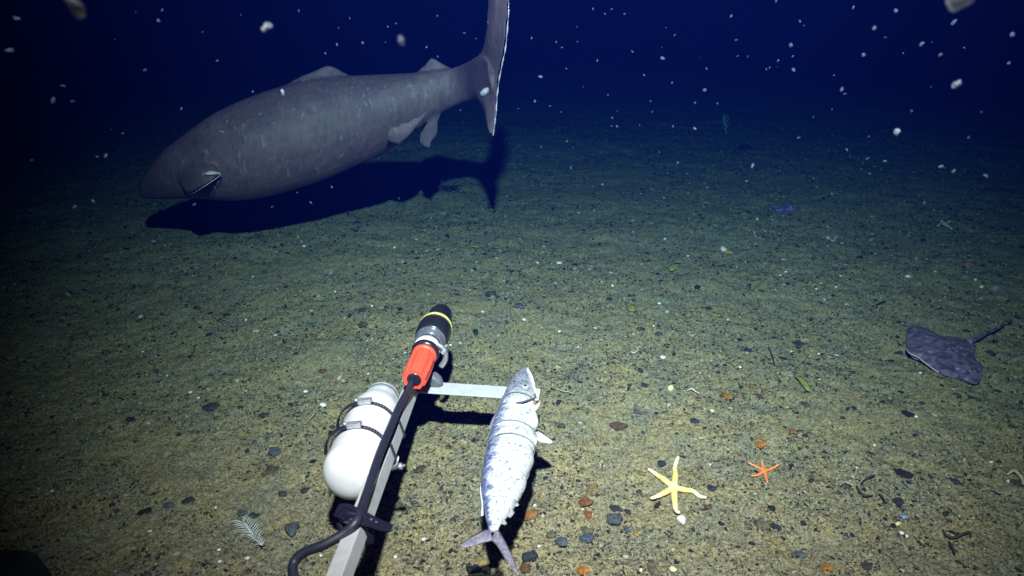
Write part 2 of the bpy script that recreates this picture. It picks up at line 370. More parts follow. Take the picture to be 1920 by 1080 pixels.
# ================================================================== sleeper shark
def build_shark():
    prs = [((259, 352), (260, 364)), ((266, 338), (270, 372)), ((280, 318), (287, 373)), ((306, 285), (322, 373)), ((346, 252), (376, 371)), ((400, 213), (440, 375)), ((455, 187), (500, 368)),
           ((510, 167), (555, 353)), ((570, 151), (610, 335)), ((635, 143), (665, 311)), ((700, 140), (720, 287)),
           ((760, 137), (770, 253)), ((805, 133), (815, 220)), ((845, 128), (852, 200)), ((876, 116), (884, 188)), ((898, 104), (912, 184)), ((915, 112), (924, 172))]
    dep = [.35, .7, .8, .85, .88, .9, .9, .9, .9, .88, .85, .8, .72, .6, .42, .2, .08]
    def yd(x): return float(np.interp(x, (270, 380, 500, 620, 720, 860, 885, 905, 920, 955), (4.62, 4.52, 4.60, 4.74, 4.80, 4.80, 4.66, 4.40, 4.20, 4.10)))
    n = 28; V = []; F = []
    Cn = []
    for (T, B) in prs:
        xm = (T[0]+B[0])/2; Tw = at_y(*T, yd(xm)); Bw = at_y(*B, yd(xm)); Cn.append(((Tw+Bw)/2, (Tw-Bw)/2))
    # resample smoothly
    cc = spline([c for c, u in Cn], 4); uu = spline([u for c, u in Cn], 4); dd = np.interp(np.arange(len(cc))/4, range(len(dep)), dep)
    for i, (c, u) in enumerate(zip(cc, uu)):
        t = (cc[min(i+1, len(cc)-1)]-cc[max(i-1, 0)]).normalized(); nn = u.cross(t).normalized()
        for k in range(n):
            th = 2*math.pi*k/n
            V.append(c+u*math.cos(th)+nn*u.length*dd[i]*math.sin(th))
    m = len(cc)
    for i in range(m-1):
        for k in range(n): F.append((i*n+k, i*n+(k+1) % n, (i+1)*n+(k+1) % n, (i+1)*n+k))
    F.append(tuple(range(n-1, -1, -1))); F.append(tuple((m-1)*n+k for k in range(n)))
    parts = [(V, F)]
    def fin(pairs, t, dy=0, dy2=None):
        L = []; R = []
        for i, (a, b) in enumerate(pairs):
            f = i/(len(pairs)-1); q = dy if dy2 is None else dy+(dy2-dy)*f
            L.append(at_y(*a, yd(a[0])+q)); R.append(at_y(*b, yd(b[0])+q))
        L = spline(L, 3); R = spline(R, 3)
        return strip_fin(L, R, [t*(1-.55*i/(len(L)-1)) for i in range(len(L))]), L, R
    tailp = [((921, 251), (925, 254)), ((915, 232), (928, 232)), ((907, 205), (931, 205)), ((893, 186), (933, 175)), ((880, 160), (937, 145)),
             ((888, 118), (943, 115)), ((903, 90), (948, 90)), ((910, 55), (952, 50)), ((912, 20), (954, 15)), ((914, -20), (953, -25)), ((924, -70), (946, -75)), ((934, -100), (937, -102))]
    tf, L, R = fin(tailp, .03); parts.append(tf); trail = R
    parts.append(fin([((520, 172), (676, 152)), ((545, 150), (662, 143)), ((575, 137), (655, 139)), ((600, 126), (640, 130)), ((611, 122), (622, 123))], .03, .05, .03)[0])
    parts.append(fin([((768, 145), (856, 136)), ((784, 131), (849, 127)), ((798, 115), (830, 116)), ((806, 108), (818, 110))], .024, .04, .03)[0])
    parts.append(fin([((722, 262), (730, 236)), ((742, 273), (748, 230)), ((757, 267), (768, 222)), ((780, 243), (786, 214)), ((803, 213), (801, 205))], .02, -.27, -.24)[0])
    parts.append(fin([((792, 215), (828, 212)), ((790, 240), (825, 236)), ((782, 262), (815, 268)), ((793, 275), (806, 280))], .02, -.03, -.05)[0])
    PL = spline([at_y(a, b, yd(a)-q) for a, b, q in ((318, 300, .06), (345, 298, .13), (372, 300, .17), (396, 308, .20))], 3)
    PR = spline([at_y(a, b, yd(a)-q) for a, b, q in ((336, 342, .14), (352, 365, .30), (386, 347, .38), (415, 327, .30))], 3)
    parts.append(strip_fin(PL, PR, .022))
    t = thing('sleeper_shark', 'large grey sleeper shark swimming low over the seabed with its tail raised', 'shark', at_y(600, 250, 4.4))
    Vb, Fb = join(*parts)
    o = mk('body', Vb, Fb, M_shark, t)
    r = o.modifiers.new('remesh', 'REMESH'); r.mode = 'VOXEL'; r.voxel_size = .0085; r.use_smooth_shade = True
    s = o.modifiers.new('smooth', 'SMOOTH'); s.factor = .6; s.iterations = 12
    # frayed pale rim of the tail
    rim = []
    rr = []
    for i, p in enumerate(spline(trail, 4)):
        rim.append(p+Vector((random.uniform(-.002, .0), -.004, random.uniform(-.001, .001)))); rr.append(.0030+.0016*math.sin(i*.55)+random.uniform(-.0006, .0006))
    mk('tail_rim', *tube(rim, rr, 6), M_pale, t, label='frayed white rim along the rear edge of the tail')
    rim = [Vector(p)+Vector((.002, -.004, 0)) for p in PR[3:]]
    mk('fin_rim', *tube(rim, list(np.linspace(.001, .003, len(rim))), 6), M_pale, t, label='white rim of the near pectoral fin')
    mk('fin_patch', *tube(spline([at_y(374, 328, yd(374)-.27), at_y(388, 325, yd(388)-.31), at_y(400, 324, yd(400)-.31), at_y(411, 326, yd(411)-.285)], 4), [.004]+[.016]*4+[.030]*4+[.024]*3+[.005], 12, sy=.4), M_pale, t)
    # gill slits
    for gx, gy in ((428, 262), (437, 268), (446, 262), (455, 258)):
        pts = []
        for f in np.linspace(-1, 1, 7):
            x = gx+4*f*f-3*f; y = gy+15*f
            pts.append(at_y(x, y, yd(x)-.245))
        g = mk('gill_slit', *tube(pts, [.001, .004, .005, .006, .005, .004, .001], 6), M_dskin, t)
        sw = g.modifiers.new('w', 'SHRINKWRAP'); sw.target = o; sw.offset = .0005
    e = at_y(287, 338, yd(287)-.10)
    mk('eye', *rock(e, .010, .010, .010, 3, 2, 0), M_eyeg, t)
M_dskin = mat('dark_skin', (.05, .04, .045), .7)
M_eyeg = mat('eye_shine_green', (.03, .10, .05), .3)  # green eye shine put into the base colour
build_shark()

# ================================================================== metal frame
def rodpt(px, py, z): return at_z(px, py, z)
RA = at_z(766, 722, .262); RB = at_z(623, 1084, .375)     # middle of the rod's top-right edge line
def build_frame():
    t = thing('metal_frame', 'pale aluminium square bar with a flat side arm carrying the bait', 'frame', RA)
    ax = (RA-RB).normalized(); side = ax.cross(Vector((0, 0, 1))).normalized(); up = side.cross(ax).normalized()
    cr, sr = math.cos(.30), math.sin(.30); side, up = side*cr+up*sr, up*cr-side*sr
    A = RA+ax*.01; B = RB-ax*1.3; W = .045
    c = (A+B)/2-up*W/2
    o = mk('bar', *box(c, side, ax, up, W, (A-B).length, W), M_alu, t, smooth=False); bevel(o, .003)
    P0 = at_z(770, 722, .20); P1 = at_z(1011, 740, .235)
    P0 = at_z(778, 725, .236); P1 = at_z(1012, 740, .236)
    d = (P1-P0).normalized(); sd = d.cross(Vector((0, 0, 1))).normalized()
    o = mk('side_arm', *box((P0+P1)/2, d, sd, Vector((0, 0, 1)), (P1-P0).length, .082, .006), M_alu, t, smooth=False); bevel(o, .0015)
    # grey block joining both
    bp = at_z(816, 712, .262)
    o = mk('joint_block', *rock(bp, .034, .036, .03, 5, 3, .05), M_grey, t)
    return ax, side, up, W
AX, SIDE, UP, W = build_frame()

# ================================================================== white bottle
def build_bottle():
    A = at_z(714, 752, .27); B = at_z(660, 888, .30)
    ax = (B-A).normalized()
    L = (B-A).length
    r = .089
    t = thing('white_bottle', 'white cylindrical float bottle with rounded end clamped beside the bar', 'bottle', (A+B)/2)
    prof = [(.0, .056), (.012, .058), (.03, .062), (.06, .074), (.09, .084), (.13, .090), (.2, r)]
    n = 14
    for i in range(8): prof.append((.2+(L-.2)*(i+1)/8*.92, r))
    s0 = prof[-1][0]
    for i in range(1, n+1):
        a = i/n*math.pi/2; prof.append((s0+r*.78*math.sin(a)**.95, r*math.cos(a)**.75+.001))
    mk('shell', *lathe(A, B, prof, 48), M_white, t)
    cp = [(-.045, .050), (-.038, .058), (-.030, .060), (-.028, .056), (-.022, .056), (-.020, .060), (-.004, .061), (.004, .061)]
    mk('cap', *lathe(A, B, cp, 48), M_cap, t)
    return A, B, ax, r, s0
BA, BB, BAX, BR, BS0 = build_bottle()

def build_clamp(s, label, tail, hang):
    # a steel band round bottle and bar, in the plane across the bar
    c = BA+BAX*s; ax = AX
    # bar centre in this plane
    tt = (c-RA).dot(AX); rc = RA+AX*tt-UP*W/2
    c = c-AX*0
    pts2 = []
    u, v = SIDE, UP
    cx = (c-rc).dot(u); cy = (c-rc).dot(v)
    for k in range(60): a = k/60*2*math.pi; pts2.append((cx+(BR+.003)*math.cos(a), cy+(BR+.003)*math.sin(a)))
    h = W/2+.003
    for sx in (-1, 1):
        for sy in (-1, 1): pts2.append((sx*h, sy*h))
    pts2 = sorted(set(pts2))
    def half(pp):
        H = []
        for p in pp:
            while len(H) > 1 and (H[-1][0]-H[-2][0])*(p[1]-H[-2][1])-(H[-1][1]-H[-2][1])*(p[0]-H[-2][0]) <= 0: H.pop()
            H.append(p)
        return H[:-1]
    hull = half(pts2)+half(pts2[::-1])
    P = [rc+u*a+v*b for a, b in hull]
    t = thing('hose_clamp', label, 'hose clamp', rc)
    bw = .018; V = []; F = []; n = len(P); cen = sum(P, Vector())/n
    for p in P:
        o = (p-cen).normalized()
        V += [p-ax*bw/2, p+ax*bw/2, p+ax*bw/2+o*.0018, p-ax*bw/2+o*.0018]
    for i in range(n):
        j = (i+1) % n
        for k in range(4): F.append((i*4+k, i*4+(k+1) % 4, j*4+(k+1) % 4, j*4+k))
    mk('band', V, F, M_dsteel, t, smooth=False)
    # screw housing on top of the bottle
    a = math.radians(80); n2 = (u*math.cos(a)+v*math.sin(a)); tg = (u*math.sin(a)-v*math.cos(a))
    hp = c+n2*(BR+.010)
    o = mk('screw_housing', *box(hp, tg, ax, n2, .046, .026, .016), M_steel, t, smooth=False); bevel(o, .004, 3)
    mk('screw', *lathe(hp-tg*.034+n2*.006, hp+tg*.03+n2*.006, [(0, .006), (.01, .0065), (.011, .004), (.06, .004)], 12), M_steel, t)
    for k in range(9):
        a2 = math.radians(60-6*k); nn = u*math.cos(a2)+v*math.sin(a2); tg2 = (u*math.sin(a2)-v*math.cos(a2))
        mk('slot', *box(c+nn*(BR+.0055), tg2, ax, nn, .003, .009, .0012), M_steel, t, smooth=False)
    # loose strip of band standing off the bottle's far side
    V = []; pts = []
    for k in range(16):
        f = k/15; a3 = math.radians(92+hang*f); rr = BR+.007+.009*math.sin(f*math.pi*.8)
        pts.append(c+(u*math.cos(a3)+v*math.sin(a3))*rr-ax*.004)
    V = []; F = []
    for p in pts:
        o = (p-c).normalized(); V += [p-ax*bw*.6, p+ax*bw*.6, p+ax*bw*.6+o*.005, p-ax*bw*.6+o*.005]
    for i in range(len(pts)-1):
        for k in range(4): F.append((i*4+k, i*4+(k+1) % 4, (i+1)*4+(k+1) % 4, (i+1)*4+k))
    F += [(3, 2, 1, 0), tuple(len(V)-4+k for k in range(4))]
    mk('loose_end', V, F, M_rub, t, smooth=False)
    if tail:
        q = rc+SIDE*(W/2+.012)-UP*(W/2+.004)-AX*.05
        V1 = tube([q-SIDE*.02, q+SIDE*.005+UP*.01, q+SIDE*.018+UP*.034], [.006, .007, .005], 8, sy=.5)
        V2 = lathe(q-SIDE*.022, q+SIDE*.03, [(0, .006), (.03, .006), (.031, .011), (.040, .011), (.042, .004), (.05, .004)], 10)
        mk('bolt', *join(V1, V2), M_steel, t)
build_clamp(.20, 'upper hose clamp nearest the cap of the white bottle', False, 75)
build_clamp(.36, 'lower hose clamp around the middle of the white bottle', True, 70)

# ================================================================== instrument
def build_instrument():
    A = at_z(778, 708, .345); B = at_z(823, 600, .385)
    L = (B-A).length; f = L/145.
    t = thing('instrument', 'black torpedo shaped instrument with yellow ring and bright red cable sleeve', 'instrument', A)
    ax = (B-A).normalized()
    def P(*pr): return lathe(A, B, [(s*L, r) for s, r in pr], 36)
    s = .0021
    # red sleeve, ribbed
    V, F = P((-.03, .028), (-.03, .041), (0, .043), (.10, .045), (.20, .045), (.28, .044), (.33, .040), (.335, .034))
    a, b = frame(ax)
    V2 = []
    for i, p in enumerate(V):
        d = (p-A); q = d-ax*d.dot(ax); k = i % 36
        V2.append(p+q*(.05 if k % 4 < 2 else -.05) if q.length > .03 else p)
    mk('cable_sleeve', V2, F, M_red, t, smooth=False)
    mk('sleeve_mouth', *P((-.034, .018), (-.034, .026), (-.0, .026)), M_blk, t)
    mk('locking_ring', *P((.33, .036), (.335, .046), (.365, .047), (.375, .036)), M_red, t)
    mk('clamp_ring', *P((.37, .040), (.375, .052), (.415, .054), (.43, .052), (.435, .04)), M_blk, t)
    mk('white_ring', *P((.432, .04), (.437, .052), (.50, .053), (.505, .04)), M_white, t)
    mk('gasket', *P((.50, .04), (.505, .050), (.53, .050), (.535, .04)), M_blk, t)
    mk('threaded_collar', *P((.53, .045), (.535, .056), (.548, .058), (.553, .049), (.568, .049), (.573, .058), (.586, .058), (.591, .050), (.606, .050), (.611, .060), (.625, .061), (.635, .05)), M_clear, t)
    mk('barrel', *P((.62, .05), (.625, .057), (.64, .064), (.69, .067), (.80, .067), (.845, .065), (.85, .05)), M_blk, t)
    mk('yellow_band', *P((.845, .05), (.85, .065), (.865, .066), (.895, .063), (.90, .05)), M_yel, t)
    mk('nose', *P((.895, .057), (.92, .055), (1.0, .053), (1.08, .049), (1.14, .042), (1.18, .033), (1.21, .018), (1.22, .004)), M_blk, t)
    # bracket and bolts below the right flank
    q = A+ax*L*.42+SIDE*.05-UP*.03
    mk('bracket', *tube(spline([q+UP*.045-SIDE*.0, q+SIDE*.018+UP*.02, q+SIDE*.012-UP*.02, q-SIDE*.015-UP*.045], 4), .011, 8), M_steel, t)
    mk('bracket', *tube(spline([q+AX*.04+UP*.03, q+AX*.045+SIDE*.02, q+AX*.03-UP*.03], 4), .008, 8), M_dsteel, t)
    for dd in (-.012, .045):
        mk('bolt_head', *lathe(q+AX*dd+SIDE*.01+UP*.01, q+AX*dd+SIDE*.035+UP*.022, [(0, .009), (.012, .009), (.013, .005), (.02, .004)], 6), M_steel, t, smooth=False)
    mk('mount', *tube([A+ax*L*.35-UP*.03, RA+AX*.02-UP*.01], .03, 12), M_grey, t)
    return A, B
IA, IB = build_instrument()

# ================================================================== cable
cable_px = [(778, 700, .335), (766, 730, .325), (748, 764, .335), (733, 800, .355), (717, 838, .366), (703, 876, .372), (692, 912, .376), (679, 950, .380), (668, 978, .380), (645, 1000, .36), (606, 1022, .34), (570, 1036, .32), (551, 1056, .30), (552, 1084, .29), (575, 1120, .28), (600, 1180, .28)]
P = spline([at_z(a, b, c) for a, b, c in cable_px], 7)
cb = mk('cable', *tube(P, .0125, 14), M_rub); tag(cb, 'black rubber cable running down the bar and looping off to one side', 'cable')

# ================================================================== rubber strap
def build_strap():
    z = .372
    t = thing('rubber_strap', 'dark rubber strap with a row of holes tying cable to the bar', 'strap', at_z(680, 975, z))
    L = [(632, 955), (628, 962), (634, 972), (642, 980), (655, 984), (668, 984), (690, 986), (712, 994), (731, 997)]
    R = [(636, 947), (650, 946), (662, 949), (672, 954), (684, 959), (696, 966), (708, 972), (722, 979), (737, 985)]
    Lw = [at_z(a, b, z+.004*math.sin(i)) for i, (a, b) in enumerate(L)]; Rw = [at_z(a, b, z+.004) for i, (a, b) in enumerate(R)]
    Lw = spline(Lw, 3); Rw = spline(Rw, 3)
    V = []; F = []; u = Vector((0, 0, .004))
    for l, r in zip(Lw, Rw): V += [l-u, r-u, r+u, l+u]
    n = len(Lw)
    for i in range(n-1):
        for k in range(4): F.append((i*4+k, i*4+(k+1) % 4, (i+1)*4+(k+1) % 4, (i+1)*4+k))
    F += [(3, 2, 1, 0), tuple(4*n-4+k for k in range(4))]
    o = mk('strap_blade', V, F, M_strap, t, smooth=False); bevel(o, .003)
    for (a, b) in ((640, 959), (650, 966), (660, 973), (696, 973), (706, 978), (716, 983), (726, 988)):
        c = at_z(a, b, z+.0065)
        mk('hole', *lathe(c-Vector((0, 0, .002)), c, [(0, .0042), (.0021, .0042)], 12), M_hole, t)
    # loop round the bar
    c = at_z(668, 972, z); tt = (c-RA).dot(AX); rc = RA+AX*tt-UP*W/2; h = W/2+.005
    pts = [rc+SIDE*a*h+UP*b*h for a, b in ((-1, 1.35), (0, 1.8), (1, 1.35), (1.15, 0), (1, -1.1), (-1, -1.1), (-1.15, 0), (-1, 1.35))]
    mk('strap_loop', *tube(pts, .011, 8, up=AX, sx=1.3, sy=.45), M_strap, t)
    # stud
    c = at_z(644, 962, z+.012)
    ub, vb = (at_z(662, 968, z)-at_z(638, 956, z)).normalized(), Vector((0, 0, 1)); wb = ub.cross(vb)
    for q1, q2, q3, q4 in ((-.016, 0, .005, .044), (.016, 0, .005, .044), (0, .020, .036, .005), (0, -.020, .036, .005)):
        o = mk('buckle', *box(at_z(646, 962, z+.009)+ub*q1+wb*q2, ub, wb, vb, q3, q4, .008), M_strap, t, smooth=False); bevel(o, .0015)
M_hole = mat('hole_edge', (.075, .075, .12), .5)
M_strap = mat('strap_rubber', (.007, .007, .020), .5, spec=.35)
build_strap()

# ================================================================== bait fish
def build_fish():
    rows = [(688, 985, 6, .290), (696, 983, 18, .288), (706, 980, 32, .286), (720, 977, 45, .282), (736, 975, 55, .278), (752, 972, 62, .272), (768, 968, 66, .266), (774, 967, 66, .264), (790, 966, 78, .258),
            (808, 963, 83, .250), (817, 961, 80, .246), (821, 960, 86, .245), (832, 960, 87, .242), (838, 958, 80, .240), (843, 957, 87, .238), (860, 954, 90, .234), (880, 949, 87, .230), (905, 945, 83, .225), (930, 939, 71, .222),
            (952, 934, 55, .222), (970, 929, 38, .224), (985, 926, 22, .226), (996, 925, 16, .227)]
    n = 32; V = []; F = []; col = []
    C0 = []; Rr = []
    for y, cx, w, z in rows:
        c = at_z(cx, y, z); d = (c-Vector((0, 0, HC))).length; r = w/2/1371*d
        C0.append(c); Rr.append(r)
    cc = spline(C0, 3); rr = np.interp(np.arange(len(cc))/3, range(len(Rr)), Rr)
    for i, c in enumerate(cc):
        t = (cc[max(i-1, 0)]-cc[min(i+1, len(cc)-1)]).normalized(); a = t.cross(Vector((0, 0, 1))).normalized(); b = a.cross(t).normalized()
        f = i/(len(cc)-1)
        for k in range(n):
            th = 2*math.pi*k/n; ct, st = math.cos(th), math.sin(th)
            bul = 1+.045*math.sin(9*f*6+ct*2)*max(0, ct)*(1 if .25 < f < .8 else 0)
            V.append(c+a*rr[i]*ct*bul+b*rr[i]*.62*st)
            # ct -1 = back (left), +1 = belly
            ang = math.atan2(st, ct)                       # 0 belly .. pi back
            back = abs(ang)/math.pi
            col.append((back, f, 0))
    m = len(cc)
    for i in range(m-1):
        for k in range(n): F.append((i*n+k, i*n+(k+1) % n, (i+1)*n+(k+1) % n, (i+1)*n+k))
    F.append(tuple(range(n-1, -1, -1))); F.append(tuple((m-1)*n+k for k in range(n)))
    t = thing('bait_fish', 'silver bait fish with blue striped back lashed across the end of the side arm', 'fish', cc[m//2])
    o = mk('body', V, F, M_fish, t, col=col); sub(o, 1)
    def z3(px, py, z): return at_z(px, py, z)
    # caudal fin
    def fn(name, Lp, Rp, m_, th=.0025):
        L = spline([z3(*p) for p in Lp], 4); R = spline([z3(*p) for p in Rp], 4)
        return mk(name, *strip_fin(L, R, th), m_, t)
    fn('tail_lobe', [(918, 990, .226), (905, 994, .226), (885, 1005, .222), (862, 1022, .218)], [(924, 1014, .228), (905, 1018, .226), (885, 1025, .222), (866, 1027, .218)], M_fin)
    fn('tail_lobe', [(933, 990, .226), (943, 1005, .222), (958, 1035, .215), (974, 1078, .208)], [(920, 1012, .228), (933, 1025, .224), (948, 1050, .216), (970, 1078, .208)], M_fin)
    fn('pectoral_fin', [(1003, 804, .235), (1012, 807, .215), (1024, 816, .20), (1037, 828, .19)], [(1001, 826, .235), (1010, 829, .215), (1024, 831, .20), (1034, 832, .19)], M_pfin)
    # finlets by the tail
    pts = [(968, 938), (972, 946), (962, 953), (966, 958), (956, 968), (950, 978)]
    for k, (p, q) in enumerate((([(960, 938, .226), (968, 940, .224), (974, 945, .220), (972, 948, .219)], [(958, 948, .226), (963, 949, .224), (968, 950, .221), (970, 950, .219)]),
                               ([(951, 952, .226), (962, 953, .224), (966, 960, .220), (960, 968, .219)], [(947, 966, .226), (951, 968, .224), (955, 971, .221), (957, 971, .219)]),
                               ([(941, 972, .226), (947, 974, .224), (951, 981, .221)], [(938, 982, .226), (942, 983, .224), (947, 985, .221)]))):
        mk('finlet', *strip_fin([z3(*v) for v in p], [z3(*v) for v in q], .0012), M_tatter, t)
    mk('dorsal_fin', *strip_fin([z3(902, 905, .228), z3(903, 925, .227), z3(906, 945, .226), z3(907, 966, .226)], [z3(899, 905, .228), z3(900, 925, .227), z3(903, 947, .226), z3(902, 968, .226)], .002), M_pfin, t)
    mk('dorsal_fin', *strip_fin([z3(936, 775, .262), z3(929, 790, .258), z3(923, 808, .252)], [z3(931, 770, .262), z3(921, 787, .258), z3(915, 805, .252)], .002), M_fin, t)
    # head: eye, jaw, opened gill cover
    zc = .335
    ec = z3(985, 723, .312)
    mk('eye', *join(lathe(ec-Vector((0, 0, .006)), ec, [(0, .013), (.004, .0125), (.006, .010)], 20)), M_irid, t)
    mk('pupil', *lathe(ec-Vector((0, 0, .002)), ec+Vector((0, 0, .0015)), [(0, .007), (.003, .006), (.0038, .003)], 16), M_eye, t)
    mk('jaw', *tube(spline([z3(988, 690, .30), z3(996, 705, .298), z3(1001, 722, .29), z3(1003, 737, .28)], 4), [.003]+[.0045]*11+[.003], 8), M_fjaw, t)
    mk('gill_cover', *strip_fin([z3(967, 754, .306), z3(980, 752, .310), z3(993, 748, .304), z3(1006, 744, .288)], [z3(969, 756, .306), z3(981, 754.5, .311), z3(995, 751, .304), z3(1006, 746, .288)], .0015), M_dskin2, t)
    mk('gills', *join(rock(z3(992, 757, .285), .030, .014, .018, 8, 3, .2), rock(z3(999, 764, .275), .018, .012, .012, 9, 3, .2), tube([z3(998, 772, .275), z3(1008, 762, .272), z3(1015, 750, .27)], [.008, .007, .004], 8)), M_flesh, t)
    mk('throat', *rock(z3(992, 792, .262), .034, .050, .036, 12, 3, .06), M_fishw, t)
    mk('belly_fold', *rock(z3(987, 829, .245), .036, .034, .036, 15, 3, .05), M_fishw, t)
    mk('belly_fold', *rock(z3(977, 878, .228), .030, .085, .032, 16, 3, .05), M_fishw, t)
    # cuts/lashing cords lie on the fish: things of their own
    for (ya, yb, lab) in ((770, 776, 'thin cord lashed round the neck of the bait fish'), (822, 815, 'upper cord wound round the belly of the bait fish'), (845, 836, 'lower cord wound round the belly of the bait fish')):
        ym = (ya+yb)/2
        i = int(np.argmin([abs(((540-ym))-0) if False else abs(c.y-at_z(960, ym, .24).y) for c in cc]))
        c = cc[i]; r = rr[i]
        tt = (cc[i-1]-cc[i+1]).normalized(); a = tt.cross(Vector((0, 0, 1))).normalized(); b = a.cross(tt).normalized()
        pts = []
        for k in range(37):
            th = 2*math.pi*k/36; bow = .022*math.sin(th)
            pts.append(c+a*(r*1.03+.002)*math.cos(th)+b*(r*.66+.002)*math.sin(th)+tt*bow*.7)
        cd = mk('binding_cord', *tube(pts, .0016, 6, up=tt, cap=False), M_cord); tag(cd, lab, 'cord', 'cords lashing the bait fish')
def fish_material():
    m = bpy.data.materials.new('fish_skin'); m.use_nodes = True; nt = m.node_tree; N = nt.nodes; Lk = nt.links
    b = N['Principled BSDF']; b.inputs['Roughness'].default_value = .38; b.inputs['Metallic'].default_value = .15
    at = N.new('ShaderNodeAttribute'); at.attribute_name = 'tint'; sp = N.new('ShaderNodeSeparateColor'); Lk.new(at.outputs['Color'], sp.inputs[0])
    tc = N.new('ShaderNodeTexCoord')
    def noise(sc, d=4, r=.6, dist=0):
        n = N.new('ShaderNodeTexNoise'); n.inputs['Scale'].default_value = sc; n.inputs['Detail'].default_value = d; n.inputs['Roughness'].default_value = r
        n.inputs['Distortion'].default_value = dist; Lk.new(tc.outputs['Object'], n.inputs['Vector']); return n.outputs['Fac']
    def mth(op, a, c, cl=False):
        x = N.new('ShaderNodeMath'); x.operation = op; x.use_clamp = cl
        for i, v in enumerate((a, c)):
            if isinstance(v, (int, float)): x.inputs[i].default_value = v
            else: Lk.new(v, x.inputs[i])
        return x.outputs[0]
    def mix(f, a, c):
        x = N.new('ShaderNodeMix'); x.data_type = 'RGBA'
        if isinstance(f, float): x.inputs[0].default_value = f
        else: Lk.new(f, x.inputs[0])
        for i, v in ((6, a), (7, c)):
            if isinstance(v, tuple): x.inputs[i].default_value = (*v, 1)
            else: Lk.new(v, x.inputs[i])
        return x.outputs[2]
    def mr(v, a, c):
        x = N.new('ShaderNodeMapRange'); x.inputs[1].default_value = a; x.inputs[2].default_value = c; Lk.new(v, x.inputs[0]); return x.outputs[0]
    back, along = sp.outputs[0], sp.outputs[1]
    head = mr(along, .27, .19)
    bk = mth('ADD', back, mth('MULTIPLY', mth('SUBTRACT', noise(38, 3, .6, 1.5), .5), .55))
    bk = mth('ADD', bk, mth('MULTIPLY', head, .12))
    wv = mth('SINE', mth('ADD', mth('MULTIPLY', along, 120.0), mth('MULTIPLY', noise(22, 3, .6, .5), 9.0)), 0.0)
    bk = mth('ADD', bk, mth('MULTIPLY', wv, .055))
    kb = mr(bk, .64, .78)
    silver = mix(mr(noise(48, 4, .6, 2.5), .36, .50), (.20, .21, .26), (.58, .58, .60))
    darkc = mix(mr(noise(70, 3, .7, 2.0), .40, .60), (.030, .040, .12), (.20, .25, .46))
    c = mix(kb, silver, darkc)
    hm = mix(mr(noise(60, 5, .75, 1.0), .38, .60), (.04, .045, .08), (.34, .34, .42))
    hf = mth('MULTIPLY', head, mr(back, .12, .35))
    c = mix(hf, c, hm)
    Lk.new(c, b.inputs['Base Color'])
    bp = N.new('ShaderNodeBump'); bp.inputs['Strength'].default_value = .5; bp.inputs['Distance'].default_value = .004
    Lk.new(noise(75, 4, .6, .8), bp.inputs['Height']); Lk.new(bp.outputs['Normal'], b.inputs['Normal'])
    return m
M_fish = fish_material()
M_pfin = mat('white_fin', (.72, .70, .74), .5, col2=(.45, .40, .44), scale=140)
M_tatter = mat('tattered_fin', (.50, .48, .52), .5, col2=(.22, .2, .26), scale=160, alpha=.75)
M_fjaw = mat('jaw_bone', (.70, .66, .70), .4)
M_dskin2 = mat('dark_gill_edge', (.07, .065, .11), .5)
M_fishw = mat('fish_belly', (.68, .67, .69), .4, var=.55, scale=60, bump=.2, bscale=90)
M_cord = mat('grey_cord', (.16, .17, .15), .6)
build_fish()

# ================================================================== skate
def skate_material():
    m = bpy.data.materials.new('skate_skin'); m.use_nodes = True; nt = m.node_tree; N = nt.nodes; Lk = nt.links
    b = N['Principled BSDF']; b.inputs['Roughness'].default_value = .6
    tc = N.new('ShaderNodeTexCoord')
    n = N.new('ShaderNodeTexNoise'); n.inputs['Scale'].default_value = 24; n.inputs['Detail'].default_value = 6; n.inputs['Distortion'].default_value = .8
    v = N.new('ShaderNodeTexVoronoi'); v.inputs['Scale'].default_value = 26
    Lk.new(tc.outputs['Object'], n.inputs['Vector']); Lk.new(tc.outputs['Object'], v.inputs['Vector'])
    r = N.new('ShaderNodeValToRGB'); e = r.color_ramp.elements; e[0].position = .35; e[0].color = (.042, .033, .075, 1); e[1].position = .66; e[1].color = (.165, .115, .195, 1)
    Lk.new(n.outputs['Fac'], r.inputs['Fac'])
    r2 = N.new('ShaderNodeValToRGB'); e = r2.color_ramp.elements; e[0].position = .05; e[0].color = (.9, .9, .9, 1); e[1].position = .28; e[1].color = (0, 0, 0, 1)
    Lk.new(v.outputs['Distance'], r2.inputs['Fac'])
    x = N.new('ShaderNodeMix'); x.data_type = 'RGBA'; Lk.new(r2.outputs['Color'], x.inputs[0]); Lk.new(r.outputs['Color'], x.inputs[6]); x.inputs[7].default_value = (.34, .28, .42, 1)
    Lk.new(x.outputs[2], b.inputs['Base Color']); return m
